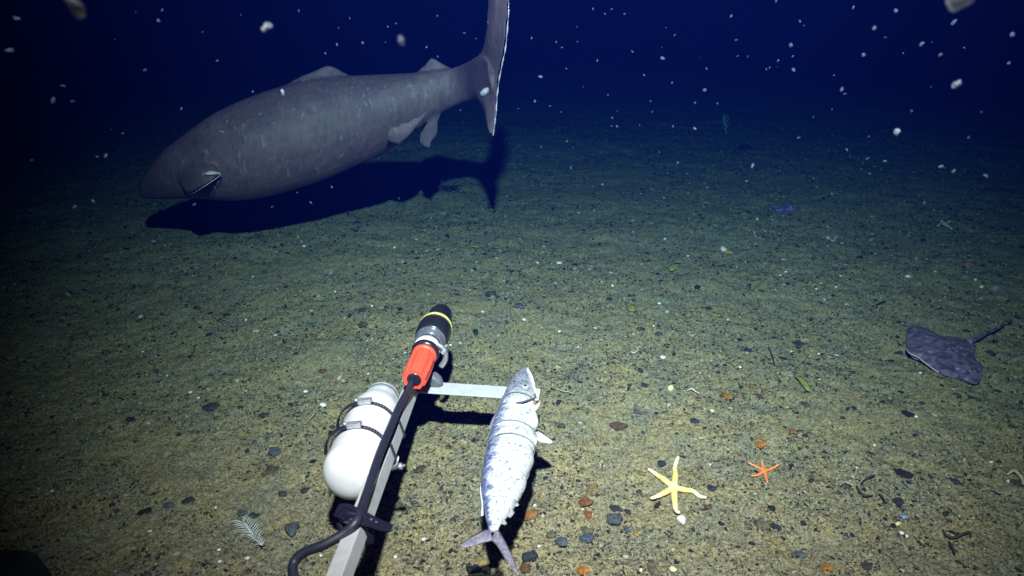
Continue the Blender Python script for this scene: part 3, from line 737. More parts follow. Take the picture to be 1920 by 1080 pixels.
def build_skate():
    out = [(1703, 608), (1722, 608), (1743, 611), (1763, 620), (1778, 624), (1793, 625), (1809, 628), (1821, 630), (1828, 636), (1831, 648), (1830, 660), (1835, 669), (1842, 675), (1844, 691), (1841, 706), (1829, 712), (1816, 709), (1803, 703), (1792, 699), (1774, 696), (1762, 690), (1750, 683), (1737, 676), (1724, 668), (1704, 659), (1701, 636)]
    P = spline([at_z(a, b, .02) for a, b in out]+[at_z(*out[0], .02)], 3)[:-1]
    c = at_z(1778, 660, .02); gz = float(bed(c.x, c.y))
    n = len(P); V = []; F = []; rings = [1, .985, .94, .85, .72, .58, .42, .25, .1]
    tip = at_z(1703, 612, .02); nose = at_z(1750, 685, .02)
    def hgt(q, s):
        h = .038*(1-s**1.5)+.004
        lift = max(0, 1-(q-tip).length/.16)*.012+max(0, 1-(q-at_z(1712, 662, .02)).length/.13)*.020
        return h+lift
    for s in rings:
        for i, p in enumerate(P):
            q = c+(p-c)*s; wv = .003*math.sin(i*.55)*(s**4)
            V.append(Vector((q.x, q.y, gz+.012+hgt(q, s)+wv)))
    top = len(V); V.append(Vector((c.x, c.y, gz+.068)))
    for r in range(len(rings)-1):
        for i in range(n): F.append((r*n+i, r*n+(i+1) % n, (r+1)*n+(i+1) % n, (r+1)*n+i))
    b = (len(rings)-1)*n
    for i in range(n): F.append((b+i, b+(i+1) % n, top))
    # underside
    base = len(V)
    for i, p in enumerate(P): q = c+(p-c)*.9; V.append(Vector((q.x, q.y, gz+.008)))
    for i in range(n): F.append((i, base+i, base+(i+1) % n, (i+1) % n))
    F.append(tuple(base+i for i in range(n)))
    tl = spline([at_z(1815, 640, gz+.03), at_z(1830, 634, gz+.03), at_z(1850, 624, gz+.025), at_z(1872, 614, gz+.022), at_z(1898, 600, gz+.02)], 4)
    tv = tube(tl, list(np.linspace(.020, .005, len(tl))), 10, sy=.6)
    th = []
    for k in range(2, 14):
        p = tl[min(k, len(tl)-1)]; th.append(rock(p+Vector((0, 0, .010)), .005, .005, .009, k, 1, .1))
    t = thing('skate', 'purple mottled skate with a thin tail lying flat on the sediment', 'skate', c)
    o = mk('body', *join((V, F), tv, *th), skate_material(), t)
    rim = [p for i, p in enumerate(P) if 60 <= i <= 74]
    rim = [Vector((c.x+(p.x-c.x), c.y+(p.y-c.y), 0)) for p in rim]
    rv = [Vector((p.x, p.y, gz+.012+hgt(Vector((p.x, p.y, .02)), 1)-.001)) for p in rim]
    mk('wing_rim', *tube(rv, .0035, 6), M_pale, t)
    for a, b2 in ((1757, 664), (1767, 669)):
        e = at_z(a, b2, gz+.04); mk('eye', *rock(e, .009, .008, .007, 4, 2, .05), M_eyes, t)
M_eyes = mat('skate_eye', (.05, .04, .07), .3)
build_skate()

# ================================================================== starfish
def starfish(name, cen, arms, w0, w1, label, cA, cB, lift=.012, group=None, lob=None):
    c = G(*cen, lift)
    parts = []; col = []
    k = (c-Vector((0, 0, HC))).length/1371
    for arm in arms:
        pts = [c]+[G(a, b, lift*.75) for a, b in arm]
        pts = [c]+[Vector((p.x, p.y, c.z*.6+p.z*.4+(.006 if i == len(pts)-2 else 0))) for i, p in enumerate(pts[1:])]
        pts = spline(pts, 5); n = len(pts)
        R = [k*(w0+(w1-w0)*(i/(n-1))**.8)*(1.0+.06*math.sin(i*1.7)) for i in range(n)]; R[-1] *= .55
        v, f = tube(pts, R, 12, sy=.75); parts.append((v, f))
        for i in range(n):
            for q in range(12):
                th = 2*math.pi*q/12; s = max(0, math.sin(th)); u = i/(n-1)
                m_ = min(1, max(0, abs(u-.08)*2.2-.35 if u > .3 else (.3-u)*3)); m_ = max(m_, .45*s)  # upper side of the arms paler: overexposed ridges put into the tint
                if u > .62: m_ = 1
                col.append(np.array(cA)*(1-m_)+np.array(cB)*m_)
    v, f = rock(c, k*w0*1.35, k*w0*1.35, k*w0*.8, 2, 2, .03); parts.append((v, f)); col += [np.array(cB)*.95]*len(v)
    o = mk(name, *join(*parts), M_star, col=col); tag(o, label, 'starfish', group); return o
starfish('starfish', (1263, 921), [[(1266, 895), (1265, 880), (1271, 864)], [(1244, 905), (1232, 896), (1222, 892), (1214, 888)], [(1245, 930), (1231, 934), (1220, 942)], [(1264, 945), (1267, 960), (1273, 969)], [(1283, 925), (1299, 928), (1311, 936), (1324, 943)]],
         7.4, 3.0, 'large pale yellow five armed starfish beside a white shell', (.72, .48, .08), (.80, .69, .44))
starfish('starfish', (1433, 885), [[(1430, 876), (1428, 866)], [(1418, 878), (1402, 873)], [(1446, 880), (1461, 876)], [(1421, 893), (1408, 896)], [(1436, 896), (1439, 908)]],
         4.2, 1.5, 'small bright orange starfish with thin arms on bare sediment', (.70, .17, .04), (.80, .27, .10), .008)
starfish('starfish', (1771, 425), [[(1765, 422), (1757, 430)], [(1768, 420), (1762, 419)], [(1776, 421), (1782, 419)], [(1777, 428), (1784, 434)], [(1773, 428), (1776, 431)]],
         2.6, 1.3, 'pale white starfish far off at the dim edge of the light', (.55, .50, .40), (.62, .60, .50), .012)
starfish('starfish', (1563, 450), [[(1559, 448), (1556, 450)], [(1567, 453), (1568, 458)], [(1566, 447), (1569, 446)]], 2.4, 1.0, 'tiny pale three pronged starfish on the far sediment', (.60, .55, .40), (.66, .62, .5), .01)

# ================================================================== small life
def urchin():
    c = G(843, 358, .03); parts = [rock(c, .028, .028, .02, 3, 2, .05)]
    for k in range(46):
        a = random.uniform(0, 6.28); e = random.uniform(-.05, .9); L = random.uniform(.06, .115)
        d = Vector((math.cos(a)*math.cos(e), math.sin(a)*math.cos(e), math.sin(e))); parts.append(tube([c+d*.02, c+d*L], [.0055, .0022], 5))
    o = mk('sea_urchin', *join(*parts), M_urch); tag(o, 'dark spiny sea urchin at the edge of the shark shadow', 'sea urchin')
M_urch = mat('urchin_spines', (.035, .030, .045), .5)
urchin()
def feather():
    A = G(456, 992, .03); B = G(493, 1030, .012); n = 15; parts = [tube([A.lerp(B, i/7)+Vector((0, 0, .006*math.sin(i))) for i in range(8)], [.004]*8, 6)]
    d = (B-A).normalized(); s = d.cross(Vector((0, 0, 1))).normalized()
    for i in range(n):
        f = i/(n-1); p = A.lerp(B, f)
        for sg in (-1, 1):
            L = (.020+.022*math.sin(math.pi*min(1, f+.15)))*random.uniform(.7, 1.15)
            q = p-s*sg*L-d*L*.35+Vector((0, 0, .012))
            parts.append(tube([p, p.lerp(q, .5)+Vector((0, 0, .006)), q], [.0022, .0016, .0008], 5))
    o = mk('sea_pen', *join(*parts), M_sp); tag(o, 'white feathery sea pen lying on brown sediment near the cable', 'sea pen')
M_sp = mat('sea_pen_white', (.48, .48, .47), .7, var=.2)
feather()
def hydroid():
    b = G(1361, 250); k = (b-Vector((0, 0, HC))).length/1371; parts = []; U = Vector((0, 0, 1))
    stem = [b, b+U*k*8+Vector((-k*1, 0, 0)), b+U*k*18+Vector((-k*3, 0, 0)), b+U*k*32+Vector((-k*7, 0, 0))]
    parts.append(tube(spline(stem, 4), .7*k, 6))
    for h, dx, l in ((8, 5, 10), (12, -6, 10), (16, 6, 12), (20, -5, 9), (24, 4, 9), (6, -7, 8)):
        p = b+U*k*h+Vector((-k*h*.2, 0, 0)); parts.append(tube([p, p+Vector((dx*k*.6, 0, l*k*.4)), p+Vector((dx*k, 0, l*k))], [.55*k, .5*k, .3*k], 5))
    o = mk('hydroid', *join(*parts), M_hyd); tag(o, 'thin branched hydroid standing on the faint far seabed', 'hydroid')
M_hyd = mat('hydroid_stalk', (.45, .50, .45), .8)
hydroid()
def octo():
    c = G(1469, 394, .01); k = (c-Vector((0, 0, HC))).length/1371
    parts = [rock(c, 11*k, 17*k, 5*k, 31, 3, .15), rock(c+Vector((12*k, 9*k, 0)), 7*k, 12*k, 6*k, 32, 3, .15), rock(c+Vector((-11*k, -9*k, -.004)), 9*k, 8*k, 3*k, 33, 3, .15)]
    for a in range(7):
        th = a*.5+2.6; parts.append(tube(spline([c, c+Vector((math.cos(th)*14*k, math.sin(th)*14*k, 0)), c+Vector((math.cos(th+.3)*20*k, math.sin(th+.3)*22*k, -.004))], 4), list(np.linspace(3*k, .8*k, 9)), 6))
    o = mk('octopus', *join(*parts), M_oct); tag(o, 'small purple octopus hunched on the far sediment', 'octopus')
M_oct = mat('purple_skin', (.20, .10, .30), .6, col2=(.09, .06, .18), scale=25)
octo()
def slab(name, pts, t, m, label, cat, lift=.006, tilt=0):
    L = [G(*p, lift) for p in pts[0]]; R = [G(*p, lift+tilt) for p in pts[1]]
    o = mk(name, *strip_fin(L, R, t, Vector((0, 0, 1))), m); tag(o, label, cat); return o
M_kelp = mat('yellow_green_weed', (.24, .23, .055), .7, col2=(.14, .15, .04), scale=60)
slab('leaf_scrap', ([(1490, 712), (1497, 718), (1507, 730), (1516, 741)], [(1494, 710), (1503, 713), (1513, 723), (1518, 738)]), .003, M_kelp, 'olive green leaf scrap lying flat between pebbles below the skate', 'leaf scrap', .014, .004)
slab('weed_scrap', ([(1174, 582), (1180, 588), (1190, 589)], [(1180, 578), (1188, 577), (1193, 582)]), .004, M_kelp, 'bright yellow green weed tuft in mid seabed', 'weed scrap', .012, .01)
slab('weed_scrap', ([(1250, 508), (1258, 511), (1268, 508)], [(1256, 502), (1265, 500), (1275, 498)]), .004, M_kelp, 'dull yellow weed scrap on far sediment with dark pebbles', 'weed scrap', .012, .01)
slab('weed_scrap', ([(885, 466), (891, 469), (898, 468)], [(887, 463), (892, 462), (898, 464)]), .004, M_kelp, 'small yellow weed scrap between shark shadow and instrument', 'weed scrap', .012, .01)

def worm(name, pts, r, m, label, cat, lift=.012, z=None):
    P = spline([G(*p, lift) for p in pts], 5); n = len(P)
    o = mk(name, *tube(P, [r*(.55+.45*math.sin(math.pi*(i+.5)/n)) for i in range(n)], 8), m); tag(o, label, cat)
M_tan = mat('worm_tube', (.42, .38, .28), .8, var=.3, scale=90)
M_dark = mat('dark_twig', (.03, .028, .032), .8, var=.3, scale=90)
worm('worm_tube', [(1575, 914), (1581, 910), (1589, 910), (1597, 914), (1599, 921)], .0032, M_tan, 'pale curled worm tube right of the orange starfish', 'worm tube')
worm('twig', [(1605, 916), (1610, 926), (1619, 933), (1634, 935)], .0042, M_dark, 'dark bent twig beside the pale curled worm tube', 'twig')
worm('twig', [(1617, 903), (1628, 902), (1640, 899)], .0038, M_dark, 'short straight dark twig above the bent twig', 'twig')
worm('twig', [(1646, 931), (1653, 937), (1658, 945)], .004, M_dark, 'short dark slanting twig right of the bent twig', 'twig')
worm('worm_tube', [(572, 800), (583, 790), (594, 779)], .002, M_tan, 'thin straight pale worm tube left of the white bottle', 'worm tube', .02)
worm('worm_tube', [(1045, 734), (1056, 738), (1066, 739), (1076, 743)], .0022, M_tan, 'thin pale worm tube right of the bait fish head', 'worm tube')
worm('twig', [(1766, 998), (1775, 1008), (1788, 1012), (1803, 1006), (1816, 1004), (1819, 1010)], .0045, M_dark, 'long crooked dark twig near the lower edge of the seabed', 'twig')
worm('twig', [(1778, 1020), (1786, 1034), (1789, 1045)], .0038, M_dark, 'dark drooping twig under the long crooked twig', 'twig')
worm('twig', [(1440, 655), (1446, 666), (1452, 688)], .0035, M_dark, 'thin dark twig above the olive leaf scrap', 'twig')
worm('worm_tube', [(1288, 738), (1296, 735), (1304, 738), (1309, 743)], .0025, M_shell, 'white arched shell sliver above the yellow pebble', 'shell sliver')
worm('worm_tube', [(1184, 666), (1191, 666), (1196, 660), (1192, 655)], .0022, M_shell, 'white hooked shell sliver upslope of the starfish', 'shell sliver')
worm('twig', [(1642, 575), (1650, 572), (1660, 569)], .005, M_dark, 'dark twig lying on mid seabed above the skate', 'twig')
worm('brittle_star_arm', [(1888, 893), (1898, 890), (1908, 894), (1915, 904), (1917, 915)], .006, M_tan, 'tan curved ridge around a stone at the dim edge', 'worm tube')

# anemone: round white head with a yellow foot
def anemone():
    c = G(1356, 475, .02); k = (c-Vector((0, 0, HC))).length/1371
    t = thing('anemone', 'round pinkish white anemone head beside a yellow sponge lump', 'anemone', c)
    mk('head', *rock(c, 6.5*k, 6.5*k, 6*k, 3, 3, .06), mat('anemone_pink', (.62, .48, .47), .7, var=.2, scale=200), t)
    s = G(1366, 478, .006); sp = mk('sponge', *rock(s, 8*k, 9*k, 4*k, 4, 3, .2), M_sponge); tag(sp, 'yellow brown sponge lump beside the round white anemone', 'sponge')
M_sponge = mat('sponge_ochre', (.36, .22, .05), .9, var=.4, scale=90)
anemone()

# white bivalve shell by the starfish and other shells
def shell(px, py, w, label, m=None, group=None, name='shell', h=.7, seed=0):
    c = G(px, py); k = (c-Vector((0, 0, HC))).length/1371; r = w*k/2
    V, F = rock(c+Vector((0, 0, r*.35)), r, r*.85, r*h, seed+int(px), 2, .08)
    o = mk(name, V, F, m or M_shell); tag(o, label, 'shell', group); return o
M_by = mat('yellowish_shell', (.72, .66, .34), .5, var=.3, scale=120)
shell(1278, 977, 22, 'large round white shell touching the tip of the yellow starfish', h=.8)
shell(1335, 772, 10, 'small cream shell upslope of the large yellow starfish', M_by)
shell(1257, 729, 11, 'upright yellowish shell chip beside a dark hollow', M_by, h=1.5)
shell(1243, 671, 13, 'white angular shell on a green mossy pebble', h=.6)
shell(1683, 985, 10, 'small glossy cream shell beside a blue grey shell', M_by)
shell(1694, 972, 17, 'blue grey mussel shell lower in the dim right seabed', mat('blue_shell', (.22, .26, .38), .35, var=.4, scale=70), h=.5)
shell(1262, 1069, 17, 'cream broken shell at the bottom below the yellow starfish', M_by, h=.4)
shell(1202, 1066, 9, 'small white chip left of the cream broken shell', h=.5)
shell(1003, 947, 8, 'tiny bright white shell right of the bait fish belly', h=.8)
shell(1010, 1031, 7, 'tiny bright white shell above the dark stone by the tail fin', h=.8)
shell(1048, 495, 14, 'long flat white shell on the far sediment', h=.3)
shell(1892, 905, 9, 'bright white chip at the dim edge beside a dark stone', h=.6)
shell(1639, 838, 6, 'tiny glinting white shell in dim right seabed', h=.8)
shell(606, 762, 14, 'white lumpy shell fragment upslope left of the bottle cap', h=.6)
shell(573, 737, 10, 'small white broken shell further left of the bottle', h=.5)
shell(795, 1012, 10, 'white shell chip between bar and bait tail', h=.4)
shell(742, 1046, 9, 'white and dark shell chip beside the bar foot shadow', h=.5)
shell(464, 1050, 9, 'round white pebble shell under the sea pen', h=.8)
shell(602, 1042, 8, 'little white shell inside the loop of cable', h=.8)
GR = 'tiny white shells scattered over the seabed'
for i, (a, b, s) in enumerate([(1484, 660, 6), (1236, 571, 8), (1049, 620, 8), (1116, 617, 6), (1535, 664, 6), (1701, 523, 9), (1539, 532, 5), (1474, 510, 7), (1463, 516, 5), (1567, 540, 5), (1420, 411, 7), (1247, 449, 7), (1148, 536, 7), (983, 602, 9), (905, 585, 6), (628, 548, 6),
        (516, 627, 6), (461, 598, 7), (570, 463, 8), (474, 517, 6), (698, 574, 7), (740, 465, 7), (357, 736, 7), (372, 745, 6), (315, 713, 5), (281, 996, 8), (97, 920, 7), (410, 1029, 7), (405, 955, 6), (412, 1055, 8), (268, 659, 6), (1840, 540, 8), (1828, 530, 7), (1718, 780, 7), (1858, 868, 6),
        (1710, 645, 6), (1690, 1001, 9), (1700, 1006, 7), (1606, 878, 5), (1388, 690, 7), (1130, 345, 6), (1245, 370, 5), (1085, 400, 6), (1290, 480, 6), (1008, 493, 7), (1365, 600, 6), (1225, 612, 6), (1630, 330, 6), (1400, 340, 6), (1770, 315, 6), (1725, 700, 6), (1530, 545, 6), (760, 660, 5), (690, 700, 6), (845, 648, 6)]):
    o = shell(a, b, s, 'tiny white shell fragment lying on brown sediment', group=GR, seed=i, h=.6); o.name = 'shell_fragment'

# ================================================================== stones
def stone(px, py, w, h, col, label, seed=0, name='stone'):
    c = G(px, py); k = (c-Vector((0, 0, HC))).length/1371; rx = w*k/2
    se = (HC)/(c-Vector((0, 0, HC))).length            # foreshortening of the ground here
    hz_ = rx*.45; ry = max(rx*.55, min(rx*1.3, (h*k/2)/max(.4, se)*.9))
    V, F = rock(c+Vector((0, 0, hz_*.22)), rx, ry, hz_, 100+seed+int(px), 3, .20)
    q = np.array([tuple(v) for v in V]); cc_ = q.mean(0); fr = 2.2/rx
    dn = .10*vn(q[:, 0]*fr+q[:, 2]*fr, q[:, 1]*fr+7, seed)+.07*vn(q[:, 0]*fr*2.3, q[:, 1]*fr*2.3+q[:, 2]*fr*2, seed+9)
    V = cc_+(q-cc_)*(1+dn)[:, None]
    o = mk(name, V, F, M_stone, col=[col]*len(V)); tag(o, label, 'stone'); return o
DG = (.035, .037, .05); BK = (.018, .018, .024); BR_ = (.13, .065, .035); RD = (.20, .075, .035); TN = (.22, .15, .07); OR = (.42, .15, .025); OC = (.34, .22, .04); BG = (.085, .09, .11); OL = (.10, .10, .06)
for i, (a, b, w_, h_, c_, lab) in enumerate([
    (992, 1050, 27, 20, DG, 'dark grey rounded stone just right of the bait tail fin'),
    (985, 1072, 24, 18, BR_, 'brown stone at the bottom beside the bait tail fin tip'),
    (888, 1070, 26, 16, BK, 'black flat stone at the bottom left of the bait tail'),
    (1097, 944, 26, 18, RD, 'upper reddish brown stone of a touching pair'),
    (1100, 960, 24, 16, RD, 'lower reddish brown stone of a touching pair'),
    (1111, 921, 25, 20, TN, 'tan rounded stone above the reddish brown pair'),
    (1095, 1070, 22, 30, OR, 'vivid orange stone standing at the bottom edge'),
    (1224, 1068, 24, 26, (.15, .12, .08), 'tall olive brown stone near the cream broken shell'),
    (1193, 1001, 12, 9, OC, 'bright ochre pebble beside a purple grey stone'),
    (1176, 994, 15, 18, BG, 'purple grey stone touching the bright ochre pebble'),
    (1150, 978, 34, 24, BG, 'wide blue grey lumpy stone left of the ochre pebble'),
    (1157, 952, 22, 16, DG, 'dark grey stone between reddish pair and starfish'),
    (1178, 956, 14, 10, DG, 'small dark stone right of the dark grey stone'),
    (1100, 1012, 26, 17, (.07, .085, .12), 'smooth blue grey stone with pale edge near the bottom'),
    (1098, 994, 22, 14, OL, 'olive flat stone above the smooth blue grey stone'),
    (1034, 1003, 20, 13, (.14, .12, .08), 'brown grey flat stone right of the bait fish tail'),
    (1052, 1020, 24, 16, BG, 'lumpy purple grey stone right of the tail fin'),
    (1017, 962, 12, 11, DG, 'little purple black stone right of the bait belly'),
    (992, 968, 26, 24, (.26, .11, .045), 'rust orange stone in the bait fish shadow edge'),
    (1333, 919, 18, 15, DG, 'dark stone right of the yellow starfish'),
    (1241, 870, 18, 12, DG, 'dark oval stone upslope left of the yellow starfish'),
    (1199, 920, 12, 12, (.09, .06, .05), 'small brown stone left of the yellow starfish'),
    (1328, 951, 12, 16, BR_, 'brown stone under the right arm of the yellow starfish'),
    (1202, 892, 16, 10, TN, 'tan pebble by the upper left arm of the starfish'),
    (1447, 955, 14, 17, BK, 'black angular stone below the orange starfish'),
    (1455, 990, 16, 11, DG, 'small dark stone below the black angular stone'),
    (1427, 981, 24, 20, (.16, .12, .09), 'dull brown stone with white speck below the orange starfish'),
    (1425, 838, 17, 12, OR, 'bright orange sponge pebble above the orange starfish'),
    (1430, 820, 14, 16, (.28, .17, .05), 'dull orange lump above the bright orange pebble'),
    (1486, 811, 18, 20, (.27, .13, .06), 'rusty orange lump right of the bright orange pebble'),
    (1365, 742, 20, 15, (.30, .15, .02), 'ochre orange stone in the middle of the seabed'),
    (1408, 724, 13, 13, (.26, .13, .04), 'small rusty pebble right of the ochre orange stone'),
    (1423, 745, 14, 14, (.10, .05, .055), 'plum brown stone below the rusty pebble'),
    (1195, 773, 14, 12, BG, 'small blue grey stone upslope from the yellow starfish'),
    (1208, 725, 14, 12, DG, 'charcoal stone left of the upright shell chip'),
    (1177, 728, 12, 11, DG, 'small charcoal stone further left of the shell chip'),
    (1160, 802, 34, 13, (.09, .055, .035), 'long dark brown stone right of the bait pectoral fin'),
    (1303, 789, 14, 10, DG, 'dark grey flat pebble below the cream shell'),
    (1306, 681, 13, 13, (.32, .24, .16), 'pinkish tan stone upslope of the cream shell'),
    (1265, 641, 16, 13, (.33, .16, .07), 'peach orange stone in the middle distance'),
    (1497, 645, 20, 16, DG, 'dark grey stone above the olive leaf scrap'),
    (1402, 657, 15, 12, DG, 'dark stone left of the stone above the leaf scrap'),
    (1510, 757, 16, 11, (.09, .07, .07), 'dull brown stone under the leaf scrap'),
    (1702, 779, 18, 16, BK, 'black stone below the skate beside a pale pebble'),
    (1726, 770, 14, 14, (.14, .13, .11), 'grey brown pebble with white speck right of the black stone'),
    (1692, 892, 21, 17, BK, 'black rounded stone in the dim lower right seabed'),
    (1684, 943, 18, 13, DG, 'charcoal stone under the black rounded stone'),
    (1790, 903, 17, 12, (.06, .04, .05), 'dull purple brown stone in the dim right seabed'),
    (1906, 910, 18, 16, (.08, .06, .05), 'brown stone inside the tan curved ridge'),
    (1549, 1063, 22, 16, (.36, .16, .04), 'orange brown stone at the bottom right'),
    (1627, 1063, 18, 18, (.06, .05, .05), 'dark brown stone right of the orange brown stone'),
    (1498, 1037, 18, 16, BG, 'purple grey stone left of the orange brown stone'),
    (872, 605, 15, 13, (.26, .11, .035), 'rust orange stone right of the black instrument'),
    (919, 554, 17, 13, (.06, .055, .045), 'dark brown stone upslope of the instrument'),
    (857, 553, 10, 9, DG, 'small charcoal pebble above the instrument nose'),
    (681, 611, 17, 15, (.09, .065, .05), 'brown rounded stone left of the instrument'),
    (679, 582, 13, 9, DG, 'dark pebble above the brown rounded stone'),
    (605, 698, 13, 11, BR_, 'round dark brown stone left of the red sleeve'),
    (973, 575, 24, 13, BG, 'wide grey stone with pale edge right of the instrument'),
    (1143, 561, 12, 10, DG, 'small dark grey stone left of the yellow weed tuft'),
    (1308, 541, 13, 9, BK, 'black pebble below the dull yellow weed scrap'),
    (1272, 521, 20, 9, OL, 'olive flat stone touching the dull yellow weed scrap'),
    (1328, 579, 15, 12, DG, 'dark bluish stone below the black pebble'),
    (1235, 628, 17, 10, (.09, .06, .05), 'dark brown flat stone left of the peach orange stone'),
    (784, 882, 26, 12, (.08, .05, .04), 'long dark brown stone between bar and bait fish'),
    (840, 841, 10, 6, BK, 'tiny black pebble under the side arm shadow'),
    (852, 974, 18, 15, (.11, .07, .06), 'purplish brown stone left of the bait belly'),
    (878, 980, 18, 13, (.17, .12, .06), 'ochre brown stone touching the purplish brown stone'),
    (838, 794, 14, 10, (.30, .20, .06), 'ochre pebble beside the side arm shadow'),
    (900, 1050, 26, 20, (.28, .19, .08), 'ochre stone left of the bait tail fin'),
    (574, 1062, 20, 16, (.20, .17, .13), 'pale brown stone enclosed by the cable loop'),
    (562, 1052, 16, 16, (.14, .10, .05), 'dark ochre stone enclosed by the cable loop'),
    (395, 764, 26, 16, DG, 'large dark stone on the dim left seabed'),
    (497, 778, 18, 13, (.05, .05, .055), 'dark stone right of the large dark stone on the left'),
    (515, 848, 26, 16, BG, 'grey angular stone left of the white bottle'),
    (508, 880, 34, 18, (.10, .08, .05), 'wide brown stone below the grey angular stone'),
    (571, 920, 14, 11, DG, 'small dark stone with pale edge left of the bottle end'),
    (393, 628, 14, 10, DG, 'dark pebble on the far left seabed'),
    (369, 583, 12, 10, (.05, .045, .04), 'dark brown pebble below the shark shadow'),
    (271, 957, 18, 14, BK, 'black stone on the dim lower left seabed'),
    (352, 938, 20, 16, DG, 'dark grey stone right of the black stone on the lower left'),
    (318, 947, 18, 11, BG, 'blue grey pebble between the black and dark grey stones'),
    (548, 994, 38, 16, BG, 'long grey lumpy stone above the cable loop'),
    (455, 965, 16, 14, BG, 'blue grey stone above the sea pen'),
    (478, 967, 16, 14, DG, 'dark stone right of the blue grey stone by the sea pen'),
    (530, 930, 16, 10, (.05, .05, .05), 'small dark stone left of the strap end'),
    (1395, 278, 22, 12, BK, 'black lump on the faint far seabed by the hydroid'),
    (1816, 498, 22, 10, (.30, .14, .12), 'reddish lump on the dim far right seabed'),
    (1860, 662, 18, 14, (.05, .04, .06), 'dark purple stone right of the skate'),
    (148, 630, 22, 14, (.24, .10, .04), 'faint orange lump on the dark left seabed'),
]):
    stone(a, b, w_, h_, c_, lab, i)

# dark lump added in place of shadow at the lower left corner
def shade_lump():
    c = at_z(-6, 1100, .05)
    t = thing('added_shade_lump', 'dark rounded lump added for the shadow in the bottom left corner', 'added shade lump', c)
    mk('lump_body', *lathe(c+Vector((0, 0, -.10)), c+Vector((0, 0, .2)), [(0, .09), (.01, .12), (.06, .13), (.13, .115), (.17, .07), (.18, .03)], 32), M_lump, t)
    mk('lump_stem', *tube([c+Vector((0, 0, .07)), c+Vector((0, 0, .5))], .018, 12), M_lump, t)
M_lump = mat('shade_lump_black', (.006, .007, .015), .8)
shade_lump()

# ================================================================== marine snow
def flake(seed, n=2):
    V, F = rock((0, 0, 0), 1, random.Random(seed).uniform(.55, .9), random.Random(seed+5).uniform(.55, .9), seed, n, .26, False); return V, F
protos = []
for s in range(5):
    V, F = flake(200+s, 3); me = bpy.data.meshes.new('marine_snow'); me.from_pydata([tuple(v) for v in V], [], F); me.update()
    me.polygons.foreach_set('use_smooth', [True]*len(me.polygons)); me.materials.append(M_snow); protos.append(me)
M_snowb = fluff('bright_fluff', (.085, .125, .165), .85)
def snow(px, py, r, dist, label=None, bright=False):
    p = at_d(px, py, dist); me = random.choice(protos)
    if bright: me = me.copy(); me.materials.clear(); me.materials.append(M_snowb)
    o = bpy.data.objects.new('marine_snow_flake', me); C.objects.link(o); o.location = p
    s = r/1371*dist; o.scale = (s*1.45, s*1.3, s*1.05); o.rotation_euler = (random.uniform(0, 3), random.uniform(0, 3), random.uniform(0, 3))
    tag(o, label or 'small pale flake of marine snow drifting in dark water', 'marine snow', None if label else 'flakes of drifting marine snow')
snow(139, 9, 17, .7, 'biggest glowing cream flake near the top left corner', True)
snow(500, 50, 9, .85, 'bright oval flake above the shark back in open water', True)
snow(1798, -2, 20, .7, 'wide tan flake cut by the top edge on the right', True)
snow(908, 172, 6.5, 2.4, 'bright white flake in front of the shark tail base', True)
snow(1793, 158, 6, 1.0, 'bright flake in dark water near the right side', True)
snow(1682, 247, 5, 1.3, 'round cream flake above the far right seabed', True)
snow(530, 173, 4.5, 1.8, 'oblong flake in front of the shark shoulder', True)
snow(752, 76, 8, .8, 'large dim smudge of snow above the shark back')
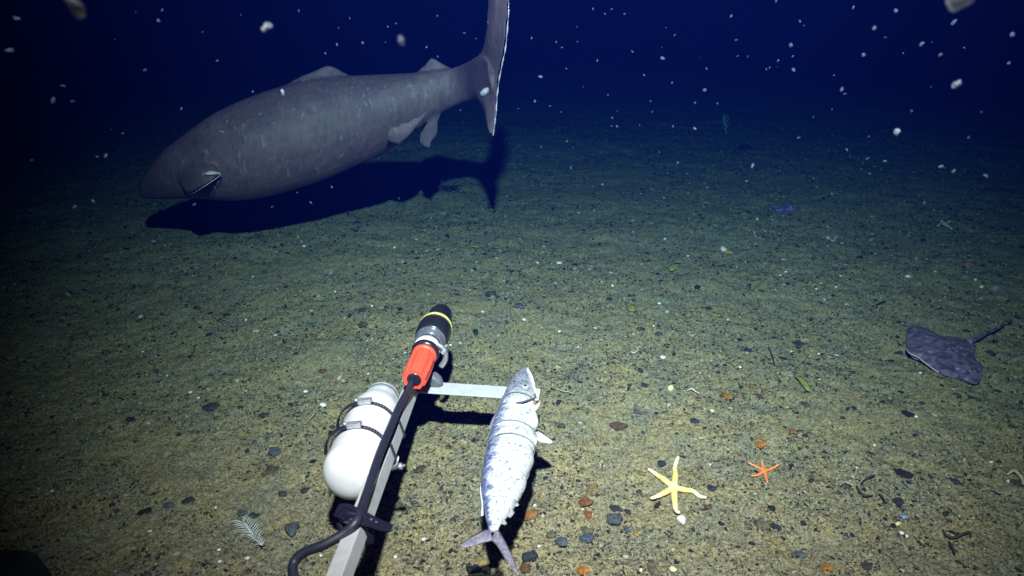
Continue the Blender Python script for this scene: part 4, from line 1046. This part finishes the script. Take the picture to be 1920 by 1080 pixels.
pts = [(680, 80, 6), (635, 52, 3), (723, 79, 3), (30, 34, 8), (19, 94, 8), (304, 19, 5), (297, 39, 5), (272, 131, 7), (119, 161, 6), (99, 189, 8), (136, 190, 6), (452, 28, 4), (407, 114, 4), (183, 294, 5), (198, 292, 5), (340, 204, 4), (610, 100, 3), (632, 84, 4), (727, 50, 3), (915, 42, 3),
       (997, 71, 4), (1171, 26, 4), (1147, 17, 3), (1112, 17, 3), (1082, 50, 3), (1043, 79, 3), (1054, 89, 3), (1014, 144, 5), (1062, 129, 3), (1120, 113, 4), (1186, 97, 4), (1242, 109, 6), (1371, 30, 5), (1380, 75, 4), (1402, 106, 4), (1383, 105, 3), (1487, 105, 3), (1459, 114, 3), (1483, 85, 6), (1325, 129, 3),
       (1488, 131, 5), (1321, 169, 6), (1303, 193, 5), (1220, 190, 4), (1223, 210, 4), (1140, 178, 4), (1303, 241, 5), (1262, 237, 3), (1157, 237, 4), (1147, 236, 3), (1148, 221, 3), (1052, 210, 3), (1003, 190, 4), (972, 204, 3), (1498, 258, 5), (1564, 141, 3), (1578, 168, 5), (1584, 176, 4), (1619, 103, 5), (1640, 52, 8),
       (1728, 83, 6), (1788, 42, 7), (1763, 103, 5), (1898, 65, 6), (1709, 208, 4), (1525, 219, 3), (1629, 256, 4), (1627, 297, 5), (1659, 302, 4), (1588, 281, 5), (1788, 321, 5), (1764, 312, 6), (1411, 311, 6), (1525, 334, 4), (1816, 258, 5), (1071, 315, 4), (1236, 285, 4), (1271, 305, 3), (1015, 276, 3), (1063, 265, 3),
       (789, 360, 4), (748, 372, 4), (622, 351, 4), (583, 380, 4), (566, 453, 5), (289, 453, 6), (365, 383, 6), (557, 361, 3), (510, 388, 4), (418, 247, 4), (426, 228, 3), (413, 246, 3), (475, 190, 3), (474, 172, 3), (620, 130, 3), (140, 388, 7), (174, 376, 5), (128, 552, 6), (16, 92, 4), (1892, 118, 5), (1849, 330, 6), (1733, 380, 5),
       (1500, 40, 4), (1600, 14, 4), (1680, 20, 5), (1455, 2, 4), (1265, 66, 3), (1208, 141, 3), (1094, 163, 3), (1345, 194, 3), (1437, 130, 3), (1260, 155, 3), (1660, 70, 4), (1840, 210, 4), (1560, 205, 3), (1443, 127, 3), (1083, 78, 3), (620, 512, 7), (1865, 542, 7), (1797, 700, 4), (380, 60, 4), (560, 20, 4), (820, 30, 4), (870, 62, 4), (800, 88, 3), (230, 250, 4), (60, 300, 5)]
for a, b, r in pts:
    snow(a, b, r*.52, random.uniform(1.1, 3.0) if r > 4 else random.uniform(2.0, 3.6))
for k in range(25):
    snow(random.uniform(150, 1850), random.uniform(0, 330)*random.uniform(.3, 1), random.uniform(.7, 1.5), random.uniform(1.8, 3.6))
